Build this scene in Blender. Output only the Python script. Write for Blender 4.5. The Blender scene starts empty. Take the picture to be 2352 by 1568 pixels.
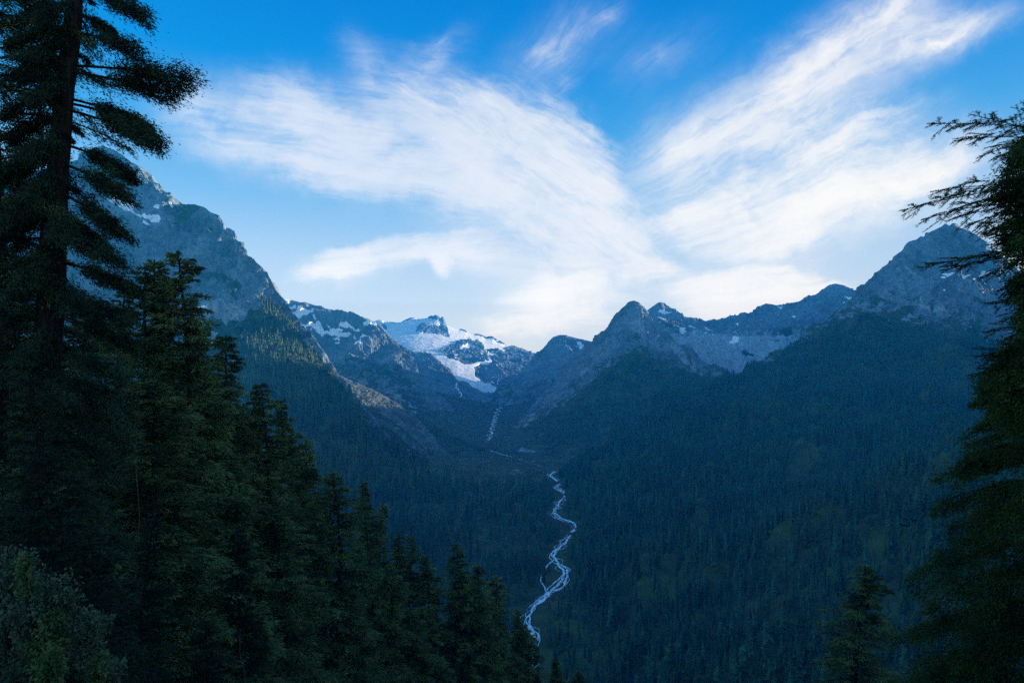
import bpy, bmesh, math, random
import numpy as np
from mathutils import Vector

# ---------------------------------------------------------------- basics
S = bpy.context.scene
COL = S.collection
F, UC, VH, CZ = 1568.0, 1176.0, 880.0, 300.0     # lens and level horizon of the survey frame, camera height above sea datum
R = math.radians

def W(u, v, d):
    """survey point: bearing u, elevation v and distance d -> world metres"""
    return np.array([(u - UC) / F * d, d, CZ + (VH - v) / F * d])

def tag(o, label=None, cat=None, group=None, kind=None):
    if label: o['label'] = label
    if cat: o['category'] = cat
    if group: o['group'] = group
    if kind: o['kind'] = kind
    return o

def empty(name, loc, rz=0.0):
    o = bpy.data.objects.new(name, None)
    COL.objects.link(o)
    o.location = loc
    o.rotation_euler = (0, 0, rz)
    o.empty_display_size = 0.5
    return o

def mesh_from(name, verts, faces, mat=None, smooth=False, attrs=None):
    """verts (n,3); faces an (m,3) or (m,4) array"""
    verts = np.ascontiguousarray(verts, dtype=np.float32)
    faces = np.ascontiguousarray(faces, dtype=np.int32)
    me = bpy.data.meshes.new(name)
    k = faces.shape[1]
    me.vertices.add(len(verts)); me.vertices.foreach_set('co', verts.ravel())
    me.loops.add(faces.size); me.loops.foreach_set('vertex_index', faces.ravel())
    me.polygons.add(len(faces))
    me.polygons.foreach_set('loop_start', np.arange(0, faces.size, k, dtype=np.int32))
    me.polygons.foreach_set('use_smooth', np.full(len(faces), smooth, dtype=bool))
    for a, val in (attrs or {}).items():
        at = me.attributes.new(a, 'FLOAT', 'POINT')
        at.data.foreach_set('value', np.ascontiguousarray(val, dtype=np.float32).ravel())
    me.update(calc_edges=True)
    me.validate()
    if mat: me.materials.append(mat)
    return me

def obj(name, me, parent=None, loc=(0, 0, 0)):
    o = bpy.data.objects.new(name, me)
    COL.objects.link(o)
    o.location = loc
    if parent: o.parent = parent
    return o

# ---------------------------------------------------------------- noise
def _h(ix, iy, iz, seed):
    h = (ix * 374761393 + iy * 668265263 + iz * 2147483647 + seed * 974711) & 0xFFFFFFFF
    h = ((h ^ (h >> 13)) * 1274126177) & 0xFFFFFFFF
    return ((h ^ (h >> 16)) & 0xFFFF) / 65535.0 * 2 - 1

def vn(p, seed=0):
    """smooth value noise in 3-D, -1..1"""
    i = np.floor(p).astype(np.int64)
    f = p - i
    f = f * f * f * (f * (f * 6 - 15) + 10)
    x, y, z = i[..., 0], i[..., 1], i[..., 2]
    fx, fy, fz = f[..., 0], f[..., 1], f[..., 2]
    c = 0
    for dx in (0, 1):
        wx = fx if dx else 1 - fx
        for dy in (0, 1):
            wy = fy if dy else 1 - fy
            for dz in (0, 1):
                wz = fz if dz else 1 - fz
                c = c + wx * wy * wz * _h(x + dx, y + dy, z + dz, seed)
    return c

ROT = np.array([[0.80, 0.36, -0.48], [-0.60, 0.48, -0.64], [0.0, 0.80, 0.60]])
def fbm(p, octaves=5, gain=0.5, seed=0):
    a, s, t = 1.0, 0, 0.0
    for o in range(octaves):
        s = s + a * vn(p, seed + o); t += a
        p = p @ ROT * 2.03; a *= gain
    return s / t

def ridged(p, octaves=5, gain=0.55, seed=0, turn=False):
    a, s, t, w = 1.0, 0, 0.0, 1.0
    for o in range(octaves):
        n = 1 - np.abs(vn(p, seed + o)) * 1.6
        n = np.clip(n, -1, 1) * w
        s = s + a * n; t += a
        w = np.clip(n * 1.4 + 0.3, 0, 1)
        p = p * 2.07 + 13.1; a *= gain
    return s / t

def in_poly(u, v, poly):
    poly = np.asarray(poly, dtype=float)
    inside = np.zeros(np.shape(u), dtype=bool)
    n = len(poly)
    for i in range(n):
        x1, y1 = poly[i]; x2, y2 = poly[(i + 1) % n]
        if y1 == y2: continue
        c = ((y1 > v) != (y2 > v)) & (u < (x2 - x1) * (v - y1) / (y2 - y1) + x1)
        inside ^= c
    return inside

def sv(pts, ox, oy, s):
    """survey sheet coordinates -> bearing / elevation units"""
    return [((ox + x / s) / 1.74150, (oy + y / s) / 1.74150) for x, y in pts]
# settings shared by the whole scene
def lin(r, g, bl):
    f = lambda c: (c / 255 / 12.92) if c / 255 < 0.04045 else ((c / 255 + 0.055) / 1.055) ** 2.4
    return (f(r), f(g), f(bl))
SKY_STOPS = [(0.0, lin(232, 240, 244)), (0.07, lin(218, 233, 245)), (0.17, lin(180, 214, 245)), (0.25, lin(128, 192, 242)),
             (0.33, lin(70, 170, 238)), (0.41, lin(12, 148, 232)), (0.50, lin(0, 132, 222)), (0.75, lin(0, 105, 200)), (1.0, lin(0, 90, 185))]
CLOUD_A, CLOUD_B = (7.2, 8.0, 9.4), (10.1, 10.0, 9.95)
SKY_STRENGTH, SUN_STRENGTH, EXPOSURE = 0.1, 5.0, 2.4
DENOISE = False
HAZE_COLOR, HAZE_DENSITY, HAZE_ANISO = (0.008, 0.40, 1.0), 1.0e-4, -0.55
HAZE_GLOW = (0.005, 0.22, 0.55)
CLOUD_BACK = (4.2, 8.2, 10.6)  # unseen cloud behind the camera, toned to light what faces it
# ---------------------------------------------------------------- camera, sky, sun
cam = bpy.data.cameras.new('camera')
co = bpy.data.objects.new('camera', cam); COL.objects.link(co)
co.location = (0, 0, CZ); co.rotation_euler = (R(90), 0, 0)
cam.sensor_width = 36; cam.lens = 36 * F / 2352
cam.shift_y = (VH - 784) / 2352
cam.clip_start = 0.1; cam.clip_end = 60000
S.camera = co

SUN_AZ, SUN_EL = R(58.0), R(9.8)          # bearing right of straight ahead, height above the level
w = bpy.data.worlds.new('World'); S.world = w; w.use_nodes = True
nt = w.node_tree; nt.nodes.clear()
class NB:
    """small node builder"""
    def __init__(s, nt): s.nt = nt
    def n(s, t, **kw):
        x = s.nt.nodes.new(t)
        for k, v in kw.items(): setattr(x, k, v)
        return x
    def put(s, sock, v):
        if isinstance(v, bpy.types.NodeSocket): s.nt.links.new(v, sock)
        elif v is not None: sock.default_value = v
    def m(s, op, a, b=None, c=None, clamp=False):
        x = s.n('ShaderNodeMath', operation=op, use_clamp=clamp)
        for i, v in enumerate((a, b, c)):
            if v is not None: s.put(x.inputs[i], v)
        return x.outputs[0]
    def vm(s, op, a, b=None, scale=None):
        x = s.n('ShaderNodeVectorMath', operation=op)
        s.put(x.inputs[0], a)
        if b is not None: s.put(x.inputs[1], b)
        if scale is not None: s.put(x.inputs['Scale'], scale)
        return x.outputs[1] if op in ('LENGTH', 'DOT_PRODUCT', 'DISTANCE') else x.outputs[0]
    def comb(s, x=0, y=0, z=0):
        c = s.n('ShaderNodeCombineXYZ')
        for i, v in enumerate((x, y, z)): s.put(c.inputs[i], v)
        return c.outputs[0]
    def sep(s, v):
        c = s.n('ShaderNodeSeparateXYZ'); s.put(c.inputs[0], v); return c.outputs
    def noise(s, vec, scale=1, detail=4, rough=0.5, dist=0, lac=2.0, color=False, ntype='FBM'):
        x = s.n('ShaderNodeTexNoise', noise_dimensions='3D')
        s.put(x.inputs['Vector'], vec); s.put(x.inputs['Scale'], scale); s.put(x.inputs['Detail'], detail)
        s.put(x.inputs['Roughness'], rough); s.put(x.inputs['Distortion'], dist); s.put(x.inputs['Lacunarity'], lac)
        return x.outputs[1 if color else 0]
    def mapping(s, vec, loc=(0, 0, 0), rot=(0, 0, 0), sc=(1, 1, 1), t='POINT'):
        x = s.n('ShaderNodeMapping', vector_type=t)
        s.put(x.inputs[0], vec); x.inputs[1].default_value = loc; x.inputs[2].default_value = rot; x.inputs[3].default_value = sc
        return x.outputs[0]
    def ramp(s, fac, stops, interp='LINEAR'):
        x = s.n('ShaderNodeValToRGB'); s.put(x.inputs[0], fac)
        cr = x.color_ramp; cr.interpolation = interp
        while len(cr.elements) < len(stops): cr.elements.new(0.5)
        for e, (p, c) in zip(cr.elements, stops):
            e.position = p; e.color = c if len(c) == 4 else (*c, 1)
        return x.outputs[0]
    def rng(s, v, a, b, c=0.0, d=1.0, interp='SMOOTHSTEP'):
        x = s.n('ShaderNodeMapRange', interpolation_type=interp)
        for i, q in enumerate((v, a, b, c, d)): s.put(x.inputs[i], q)
        return x.outputs[0]
    def mix(s, fac, a, b, blend='MIX'):
        x = s.n('ShaderNodeMix', data_type='RGBA', blend_type=blend)
        s.put(x.inputs[0], fac); s.put(x.inputs[6], a); s.put(x.inputs[7], b)
        return x.outputs[2]

b = NB(nt)
tc = b.n('ShaderNodeTexCoord')
D = tc.outputs['Generated']
dx, dy, dz = b.sep(D)
front = b.rng(dy, 0.12, 0.35)
dys = b.m('MAXIMUM', dy, 0.12)
# bearing / elevation plane of the sky straight ahead, in the survey units used for the mountains / 100
p = b.m('MULTIPLY_ADD', b.m('DIVIDE', dx, dys), F / 100, UC / 100)
q = b.m('MULTIPLY_ADD', b.m('DIVIDE', dz, dys), -F / 100, VH / 100)
PQ0 = b.comb(p, q, 0)
wob = b.vm('SUBTRACT', b.noise(PQ0, 0.45, 5, 0.6, color=True), (0.5, 0.5, 0.5))
wob2 = b.vm('SUBTRACT', b.noise(PQ0, 1.7, 4, 0.6, color=True), (0.5, 0.5, 0.5))
PQ = b.vm('ADD', PQ0, b.vm('ADD', b.vm('SCALE', wob, scale=0.9), b.vm('SCALE', wob2, scale=0.40)))
PQ = b.vm('MULTIPLY', PQ, (1, 1, 0))

PUFF = b.noise(PQ, 0.85, 10, 0.66, 0.8)
def strokes(lst, wf=2.6):
    tot = None
    for (u1, v1, u2, v2, wd, wt) in lst:
        cx, cy = (u1 + u2) / 200, (v1 + v2) / 200
        L = math.hypot(u2 - u1, v2 - v1) / 200 + wd * 1.3 / 100
        a = math.atan2(v2 - v1, u2 - u1)
        e = b.mapping(PQ, (cx, cy, 0), (0, 0, a), (L * 1.15, wd * wf / 100, 1), 'TEXTURE')
        g = b.n('ShaderNodeTexGradient', gradient_type='QUADRATIC_SPHERE'); b.put(g.inputs[0], e)
        tot = b.m('MULTIPLY_ADD', g.outputs[1], wt * 2.0, tot if tot is not None else 0.0)
    return tot
def streak(angle, along, across, seed, dist=0.5, detail=9, rough=0.6, fan=None):
    """two sizes of drawn-out fibre; fan = bearing / elevation the fibres spread from"""
    if fan is None:
        e = b.mapping(PQ0, (0, 0, 0), (0, 0, -angle), (1, 1, 1))
        x, y, _ = b.sep(e)
    else:
        v = b.vm('SUBTRACT', PQ0, (fan[0] / 100, fan[1] / 100, 0))
        vx, vy, _ = b.sep(v)
        x = b.vm('LENGTH', b.comb(vx, vy, 0)); y = b.m('MULTIPLY', b.m('ARCTAN2', vy, vx), 7.0)
    wx, wy, _ = b.sep(wob)
    y = b.m('MULTIPLY_ADD', wy, 0.55, y); x = b.m('MULTIPLY_ADD', wx, 2.0, x)
    n1 = b.noise(b.comb(b.m('MULTIPLY', x, along), b.m('MULTIPLY', y, across), seed), 1.0, detail, rough, dist)
    n2 = b.noise(b.comb(b.m('MULTIPLY', x, along * 2.2), b.m('MULTIPLY', y, across * 4.5), seed + 31), 1.0, 5, 0.6, 0.3)
    n3 = b.noise(b.comb(b.m('MULTIPLY', x, along * 5.0), b.m('MULTIPLY', y, across * 6.0), seed + 57), 1.0, 6, 0.68, 1.4)
    return b.m('ADD', b.m('MULTIPLY_ADD', n1, 0.48, b.m('MULTIPLY', n2, 0.20)), b.m('MULTIPLY_ADD', n3, 0.14, b.m('MULTIPLY', PUFF, 0.18)))
def cloud(lst, nz, k=4.4, bias=0.40, soft=1.35, wf=2.6):
    cov = b.rng(strokes(lst, wf), 0.0, soft)
    body = b.rng(b.m('MULTIPLY_ADD', b.m('SUBTRACT', nz, 0.5), k, b.m('SUBTRACT', b.m('MULTIPLY', cov, 1.25), 0.62 - bias * 0.5)), -0.30, 1.25, interp='SMOOTHSTEP')
    return b.m('MULTIPLY', body, b.rng(cov, 0.0, 0.62))

def veil(lst, nz, wf=2.1):
    return b.m('MULTIPLY', b.rng(strokes(lst, wf), 0.0, 1.15), b.rng(nz, 0.39, 0.60, 0.30, 1.0))
cl_veil = veil([(430,265,1000,325,100,.45),(640,350,1250,380,105,.6),(950,250,1260,300,105,.45),(1150,440,1480,570,130,.6),(850,455,1250,470,50,.45),(330,215,560,290,80,.42),(420,300,700,340,70,.4),(800,130,1060,200,60,.3),(800,50,880,260,40,.30),(880,220,1110,40,40,.30),(560,180,820,230,50,.3),
                (650,645,950,600,42,.6),(950,575,1250,550,58,.65),(1100,660,1500,640,55,.6),(1040,735,1500,720,46,.55)], streak(0.10, 0.35, 1.1, 12.4))
cl_veil2 = veil([(1460,440,2000,150,110,.42),(1500,520,2150,270,90,.45),(1560,570,2220,400,110,.7),(1850,120,2260,-70,80,.42),(2000,130,2380,10,50,.28),(2050,390,2320,340,90,.5),(1140,200,1440,0,75,.34),(1360,220,1680,50,70,.22),(1420,420,1700,290,80,.5),(1700,420,2180,210,75,.45),(1950,180,2380,0,50,.4),(1640,310,2080,20,80,.45),
                 (1500,655,1980,665,55,.6),(1450,725,1980,690,46,.6)], streak(-0.42, 0.25, 1.6, 15.5, 0.3, fan=(760, 840)))
cl_left = cloud([(380,245,950,300,95,.42),(430,335,1150,390,75,.52),(620,360,1050,400,45,.3),(850,440,1330,480,55,.58),(440,160,780,215,34,.22),(700,410,900,440,40,.18)],
                streak(0.14, 0.22, 1.6, 3.1))
cl_mid = cloud([(900,210,1280,400,120,.5),(980,235,1240,270,70,.3),(1190,260,1400,500,95,.60),(1120,410,1450,560,110,.55),(1300,570,1560,560,70,.6),(1040,340,1250,430,90,.4),
                (790,60,880,260,30,.28),(1310,320,1370,410,40,.35),(850,180,1010,240,40,.35)],
               streak(0.55, 0.3, 1.2, 7.7, 0.8))
cl_fan = cloud([(1140,195,1350,50,46,.30),(1320,100,1460,-30,38,.20),(1380,200,1660,60,50,.22),(1250,230,1360,170,40,.2),(895,165,1110,35,26,.26)], streak(-0.62, 0.25, 2.0, 1.3, 0.6), soft=1.0)
cl_right = cloud([(1420,410,1700,275,60,.5),(1620,320,2060,30,66,.62),(1880,110,2260,-80,60,.5),(1700,430,2180,215,55,.52),(1930,190,2360,10,30,.45),(1440,560,1720,430,70,.55),
                  (1560,560,2250,340,95,.80),(1900,450,2300,340,85,.6),(1500,590,1950,545,60,.7),(1700,290,2200,70,60,.35),(2050,340,2420,170,70,.2),(1580,400,1990,260,50,.38)],
                 streak(-0.42, 0.20, 1.5, 5.5, 0.3, fan=(760, 840)), wf=1.6)
cl_low = cloud([(620,650,880,610,34,.8),(640,590,980,545,34,.6),(800,610,1230,525,50,.75),(1015,570,1030,650,26,.55),(1080,660,1500,625,42,.65),(1400,620,1600,610,44,.8),(1650,705,2000,690,40,.9),(1500,650,1960,655,48,1.0),
                (1080,722,1500,722,52,.95),(1450,715,1960,680,48,1.0),(1660,620,1860,640,22,.4),(770,703,900,690,14,.35),(540,545,625,545,9,.35),(1030,730,1260,770,30,.35)],
               streak(-0.12, 0.25, 1.5, 9.2, 0.4), wf=1.9)
inv = 1.0
for c in (cl_veil, cl_veil2, cl_left, cl_mid, cl_fan, cl_right, cl_low):
    inv = b.m('MULTIPLY', inv, b.m('SUBTRACT', 1.0, b.m('MULTIPLY', c, 0.80 if c in (cl_veil, cl_veil2) else 0.93)))
dens = b.m('MULTIPLY', b.m('SUBTRACT', 1.0, inv), front)
# cirrus over the unseen rest of the sky, thickened to light the near trees
rest = b.noise(b.mapping(D, sc=(1.2, 3.5, 4.0)), 1.6, 7, 0.6, 0.5)
rest = b.m('MULTIPLY', b.rng(rest, 0.36, 0.62), b.m('SUBTRACT', 1.0, front))
rest = b.m('MULTIPLY', rest, b.rng(dz, 0.0, 0.2))
rest = b.m('MULTIPLY', rest, 0.85)
back = b.rng(dy, 0.3, -0.3)

sky = b.n('ShaderNodeTexSky', sky_type='NISHITA', sun_disc=False)
sky.sun_elevation = SUN_EL; sky.sun_rotation = SUN_AZ
sky.altitude = 1200; sky.air_density = 1.0; sky.dust_density = 0.3; sky.ozone_density = 2.0
clear = b.ramp(dz, SKY_STOPS)
clear = b.vm('SCALE', clear, scale=1.0 / SKY_STRENGTH)
clear = b.mix(0.04, clear, sky.outputs[0])
clear = b.vm("SCALE", clear, scale=b.rng(dz, -0.12, 0.0, 0.12, 1.0))
glowdot = b.vm('DOT_PRODUCT', D, (math.sin(SUN_AZ) * math.cos(SUN_EL), math.cos(SUN_AZ) * math.cos(SUN_EL), math.sin(SUN_EL)))
glow = b.rng(glowdot, 0.35, 0.92)
ccol = b.mix(b.m('MAXIMUM', glow, b.rng(dz, 0.26, 0.10)), (*CLOUD_A, 1), (*CLOUD_B, 1))
col = b.mix(dens, clear, ccol)
col = b.mix(rest, col, b.mix(back, (*CLOUD_A, 1), (*CLOUD_BACK, 1)))
# the low sky is seen through a longer stretch of air than the high sky
path = b.m('MINIMUM', b.m('DIVIDE', 1180.0, b.m('MAXIMUM', dz, 0.001)), 9900.0)
boost = b.m('EXPONENT', b.m('MULTIPLY', path, HAZE_DENSITY))
veil = b.vm('SCALE', tuple(c / SKY_STRENGTH for c in HAZE_GLOW), scale=b.m('SUBTRACT', boost, 1.0))
up = b.rng(dz, -0.02, 0.03)
col2 = b.vm('MAXIMUM', b.vm('SUBTRACT', b.vm('SCALE', col, scale=boost), veil), (0.0, 0.0, 0.0))
col = b.mix(up, col, col2)
bg = b.n('ShaderNodeBackground'); b.put(bg.inputs[0], b.vm('SCALE', col, scale=2.0 ** -EXPOSURE)); bg.inputs[1].default_value = SKY_STRENGTH
out = b.n('ShaderNodeOutputWorld'); nt.links.new(bg.outputs[0], out.inputs[0])
w.cycles.sampling_method = 'MANUAL'; w.cycles.sample_map_resolution = 512

sl = bpy.data.lights.new('sun', 'SUN'); sl.energy = SUN_STRENGTH; sl.angle = R(0.5); sl.color = (1.0, 0.80, 0.56)
so = bpy.data.objects.new('sun', sl); COL.objects.link(so)
sd = Vector((math.sin(SUN_AZ) * math.cos(SUN_EL), math.cos(SUN_AZ) * math.cos(SUN_EL), math.sin(SUN_EL)))
so.rotation_euler = sd.to_track_quat('Z', 'Y').to_euler(); so.location = (200, 0, 900)

S.view_settings.view_transform = 'Standard'; S.view_settings.look = 'None'; S.view_settings.gamma = 1
S.view_settings.exposure = EXPOSURE
S.render.engine = 'CYCLES'
S.cycles.use_denoising = DENOISE
if DENOISE:
    S.cycles.denoiser = 'OPENIMAGEDENOISE'; S.cycles.denoising_input_passes = 'RGB_ALBEDO_NORMAL'; S.cycles.denoising_prefilter = 'ACCURATE'
S.cycles.use_adaptive_sampling = False
S.cycles.max_bounces = 5; S.cycles.diffuse_bounces = 3; S.cycles.glossy_bounces = 1; S.cycles.transparent_max_bounces = 8
S.cycles.volume_bounces = 0; S.cycles.transmission_bounces = 1
S.cycles.sample_clamp_indirect = 4
# ---------------------------------------------------------------- ground materials
def mat_base(name, rough=0.9, spec=0.15):
    m = bpy.data.materials.new(name); m.use_nodes = True
    t = m.node_tree; bs = t.nodes['Principled BSDF']
    bs.inputs['Roughness'].default_value = rough
    bs.inputs['Specular IOR Level'].default_value = spec
    return m, NB(t), bs

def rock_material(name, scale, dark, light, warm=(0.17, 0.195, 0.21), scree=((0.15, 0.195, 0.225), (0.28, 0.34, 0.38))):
    m, b, bs = mat_base(name)
    g = b.n('ShaderNodeNewGeometry'); pos = g.outputs['Position']
    at = lambda n: b.n('ShaderNodeAttribute', attribute_name=n).outputs['Fac']
    big = b.noise(pos, 0.006 * scale, 6, 0.62, 0.6)
    fine = b.noise(b.mapping(pos, sc=(1, 1, 0.55)), 0.045 * scale, 6, 0.7, 0.8)
    strat = b.noise(b.mapping(pos, rot=(0.25, 0.5, 0), sc=(1, 1, 7)), 0.012 * scale, 4, 0.6, 1.2)
    col = b.mix(b.rng(b.m('ADD', b.m('MULTIPLY', big, 0.5), b.m('MULTIPLY', fine, 0.5)), 0.36, 0.64), (*dark, 1), (*light, 1))
    col = b.mix(b.m('MULTIPLY', b.rng(strat, 0.5, 0.7), 0.45), col, (*warm, 1))
    crack = b.noise(b.mapping(pos, rot=(0.3, 0.2, 0), sc=(1, 1, 0.35)), 0.09 * scale, 5, 0.75, 1.6)
    col = b.mix(b.m('MULTIPLY', b.rng(crack, 0.47, 0.36), 0.75), col, (dark[0] * .4, dark[1] * .42, dark[2] * .45, 1))
    col = b.mix(b.m('MULTIPLY', b.rng(crack, 0.60, 0.74), 0.5), col, (light[0] * 1.35, light[1] * 1.3, light[2] * 1.25, 1))
    # loose scree, then low brush, then snow
    scr = b.mix(b.rng(fine, 0.35, 0.65), (*scree[0], 1), (*scree[1], 1))
    col = b.mix(b.rng(b.m('ADD', at('scree'), b.m('MULTIPLY', b.m('SUBTRACT', fine, 0.5), 0.8)), 0.35, 0.6), col, scr)
    n3 = b.noise(pos, 0.02 * scale, 6, 0.68, 0.4)
    veg = b.mix(b.rng(n3, 0.35, 0.65), (0.010, 0.030, 0.016, 1), (0.045, 0.085, 0.035, 1))
    vf = b.rng(b.m('ADD', at('veg'), b.m('MULTIPLY', b.m('SUBTRACT', n3, 0.5), 2.0)), 0.42, 0.62)
    col = b.mix(vf, col, veg)
    sn = b.rng(b.m('ADD', at('snow'), b.m('MULTIPLY', b.m('SUBTRACT', fine, 0.5), 0.30)), 0.38, 0.48)
    snc = b.mix(b.rng(b.noise(b.mapping(pos, sc=(1, 1, 3)), 0.01 * scale, 5, 0.6, 0.5), 0.3, 0.7), (0.74, 0.78, 0.82, 1), (0.90, 0.91, 0.92, 1))
    ice = b.mix(b.rng(b.noise(pos, 0.03 * scale, 5, 0.7, 1.0), 0.42, 0.6), (0.42, 0.60, 0.72, 1), (0.70, 0.79, 0.84, 1))
    snc = b.mix(at('ice'), snc, ice)
    col = b.mix(sn, col, snc)
    b.put(bs.inputs['Base Color'], col)
    bp = b.n('ShaderNodeBump'); bp.inputs['Strength'].default_value = 0.9
    b.put(bp.inputs['Distance'], b.m('MULTIPLY_ADD', sn, -5.5 / scale, 7.0 / scale))
    b.put(bp.inputs['Height'], b.m('MULTIPLY_ADD', b.m('MULTIPLY', vf, n3), 0.8, fine)); b.put(bs.inputs['Normal'], bp.outputs[0])
    return m

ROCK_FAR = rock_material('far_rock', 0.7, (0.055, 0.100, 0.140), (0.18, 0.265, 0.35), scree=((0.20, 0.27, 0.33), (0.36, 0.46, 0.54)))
ROCK_MID = rock_material('grey_rock', 1.0, (0.050, 0.088, 0.118), (0.185, 0.25, 0.31))

ROCK_FAN = rock_material('scree_fan', 1.0, (0.04, 0.065, 0.07), (0.12, 0.15, 0.155), scree=((0.075, 0.095, 0.10), (0.15, 0.175, 0.18)))  # scree darkened in colour, standing in for shade on the fan
# ---------------------------------------------------------------- mountains
SURF = {}
def interp_line(line, us):
    a = np.array(line, dtype=float)
    return np.interp(us, a[:, 0], a[:, 1]), np.interp(us, a[:, 0], a[:, 2])

def mountain(name, label, lines, u0, u1, du, rows, mat, amp=40, lam=260, flute=0.45, ridge_amp=0.12, masks=None, back=(900, 0.8), seed=1, amp_fn=None, smooth_t=0, jit_k=1.0, smooth=False, sm=36, broad=0):
    us = np.arange(u0, u1 + du, du)
    nu = len(us)
    XYZ = []
    for ln in lines:
        v, d = interp_line(ln, us)
        XYZ.append(np.stack([(us - UC) / F * d, d, CZ + (VH - v) / F * d], -1))
    kw = int(3 * sm / du); ker = np.exp(-0.5 * (np.arange(-kw, kw + 1) * du / sm) ** 2); ker /= ker.sum()
    soft = np.stack([np.convolve(np.pad(XYZ[0][:, i], kw, mode='reflect', reflect_type='odd'), ker, 'valid') for i in range(3)], -1)
    P, rid = [], []
    nb = 26
    for k in range(nb, 0, -1):                                   # the far side falls away from the crest
        s = back[0] * (k / nb) ** 1.6
        q = XYZ[0].copy(); q[:, 0] *= (q[:, 1] + s) / q[:, 1]; q[:, 1] += s; q[:, 2] -= s * back[1]
        P.append(q); rid.append(min(1.0, 0.15 + k / 6))
    for k in range(len(lines) - 1):
        n = rows[k]
        for i in range(n):
            t = i / n
            w0 = math.exp(-i * 0.09)
            top = XYZ[0] * w0 + soft * (1 - w0) if k == 0 else XYZ[k]
            P.append(top * (1 - t) + XYZ[k + 1] * t)
            rid.append(min(1.0, ridge_amp + i / 10) if k == 0 else 1.0)
    P.append(XYZ[-1]); rid.append(1.0)
    P = np.array(P); rid = np.array(rid)[:, None]
    if smooth_t:
        Q = P.copy()
        for _ in range(smooth_t):
            Q[nb + 1:-1] = (Q[nb:-2] + 2 * Q[nb + 1:-1] + Q[nb + 2:]) / 4
        P = Q
    img_u = np.broadcast_to(us[None, :], P.shape[:2])
    img_v = VH - (P[..., 2] - CZ) / P[..., 1] * F
    gx = np.gradient(P, axis=1); gt = np.gradient(P, axis=0)
    N = np.cross(gt, gx); N /= np.linalg.norm(N, axis=-1, keepdims=True) + 1e-9
    N = np.where((N[..., 2:3] < 0), -N, N)
    # broad ribs and gullies that run down the fall line, then broken rock
    q = P / lam * np.array([1, 1, flute])
    q = q + 0.35 * np.stack([fbm(q * 0.9 + 5.1, 3, seed=seed + 40), fbm(q * 0.9 + 17.3, 3, seed=seed + 50), np.zeros(q.shape[:2])], -1)
    h = ridged(q, 6, 0.52, seed) - 0.25
    q2 = P / (lam * 0.22) * np.array([1, 1, 0.6])
    h = h + 0.30 * (ridged(q2, 4, 0.6, seed + 60) - 0.3) + 0.30 * fbm(P / (lam * 0.10), 3, 0.6, seed + 20)
    A = amp * rid
    P = P + N * (broad * rid * (ridged(P / 620 * np.array([1, 1, .45]) + 3.3, 3, .5, seed + 80) - .3) * np.clip((img_v - 800) / 150, 0, 1) * np.clip((1500 - img_v) / 200, 0, 1) * np.clip((np.abs(img_u - 1230) - 60) / 200, 0, 1))[..., None]
    if amp_fn is not None: A = A * amp_fn(img_u, img_v)
    P = P + N * (h * A)[..., None]
    nt_ = P.shape[0]
    idx = np.arange(nt_ * nu).reshape(nt_, nu)
    faces = np.stack([idx[:-1, :-1], idx[1:, :-1], idx[1:, 1:], idx[:-1, 1:]], -1).reshape(-1, 4)
    jit = np.stack([vn(P / (lam * .10), 77), vn(P / (lam * .10), 78)], 0) * 3.0 + np.stack([vn(P / (lam * .03), 79), vn(P / (lam * .03), 80)], 0) * 1.6
    jit = jit * jit_k
    at = {}
    onface = np.arange(nt_)[:, None] >= nb
    for a in ('snow', 'scree', 'veg', 'ice'):
        val = np.zeros(P.shape[:2])
        f = (masks or {}).get(a)
        if f is not None: val = f(img_u + jit[0], img_v + jit[1]).astype(float)
        at[a] = (val * onface).reshape(-1) if a != 'snow' or not (masks or {}).get('snowback') else val.reshape(-1)
    me = mesh_from(name, P.reshape(-1, 3), faces, mat, smooth, at)
    o = obj(name, me); tag(o, label, 'mountain', kind='structure')
    SURF[o.name] = (P, img_u, img_v, nb)
    return o

def grow(lst, k=1.3):
    out = []
    for p in lst:
        a = np.array(p, float); c = a.mean(0); e = np.ptp(a, axis=0).max()
        f = 1 + (k - 1) * min(1.0, 14.0 / max(e, 1))
        out.append(c + (a - c) * f)
    return out
def polys(*lst):
    def f(u, v):
        r = np.zeros(u.shape, dtype=bool)
        for p in lst: r |= in_poly(u, v, p)
        return r
    return f

# A: the big rock peak on the left and its wooded spur -------------------------------------------------
SA = (300, 500, 1.845); SB = (700, 900, 1.568); SC = (1400, 1200, 2.614)
A_ridge = [(-400,470,3400),(60,400,3200),(180,368,3080),(205,347,3040),(236,335,3000),(262,345,2960),(285,358,2930),(300,372,2900),(330,388,2870),(340,398,2850),(350,405,2840),(353,418,2830),(368,424,2810),(374,436,2800),
  (388,446,2780),(394,460,2760),(420,470,2740),(447,470,2700),(470,475,2680),(482,487,2660),(503,496,2640),(510,510,2630),(516,526,2610),(527,534,2590),(534,552,2570),(541,566,2550),(545,580,2530),(562,588,2500),(575,597,2480),(594,612,2440),
  (607,634,2410),(622,646,2380),(632,664,2350),(648,682,2310),(660,697,2280),(672,717,2250),(684,733,2220),(700,752,2190),(720,776,2150),(742,806,2110),(760,832,2080),(775,856,2050),(790,882,2020),(810,912,1990),(850,960,1940),(900,1008,1880),(960,1052,1840),(1030,1092,1800),(1060,1102,1790),(1300,1110,1760)]
A_foot = [(-400,830,2350),(200,830,2250),(400,815,2150),(480,795,2080),(540,775,2060),(590,755,2100),(640,757,2150),(690,785,2130),(730,826,2080),(775,885,2010),(850,985,1900),(900,1028,1850),(1030,1108,1780),(1300,1122,1740)]
A_mid = [(-400,1050,1150),(300,1010,1300),(600,985,1480),(700,1010,1480),(800,1060,1440),(900,1110,1400),(1030,1160,1400),(1300,1180,1390)]
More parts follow.
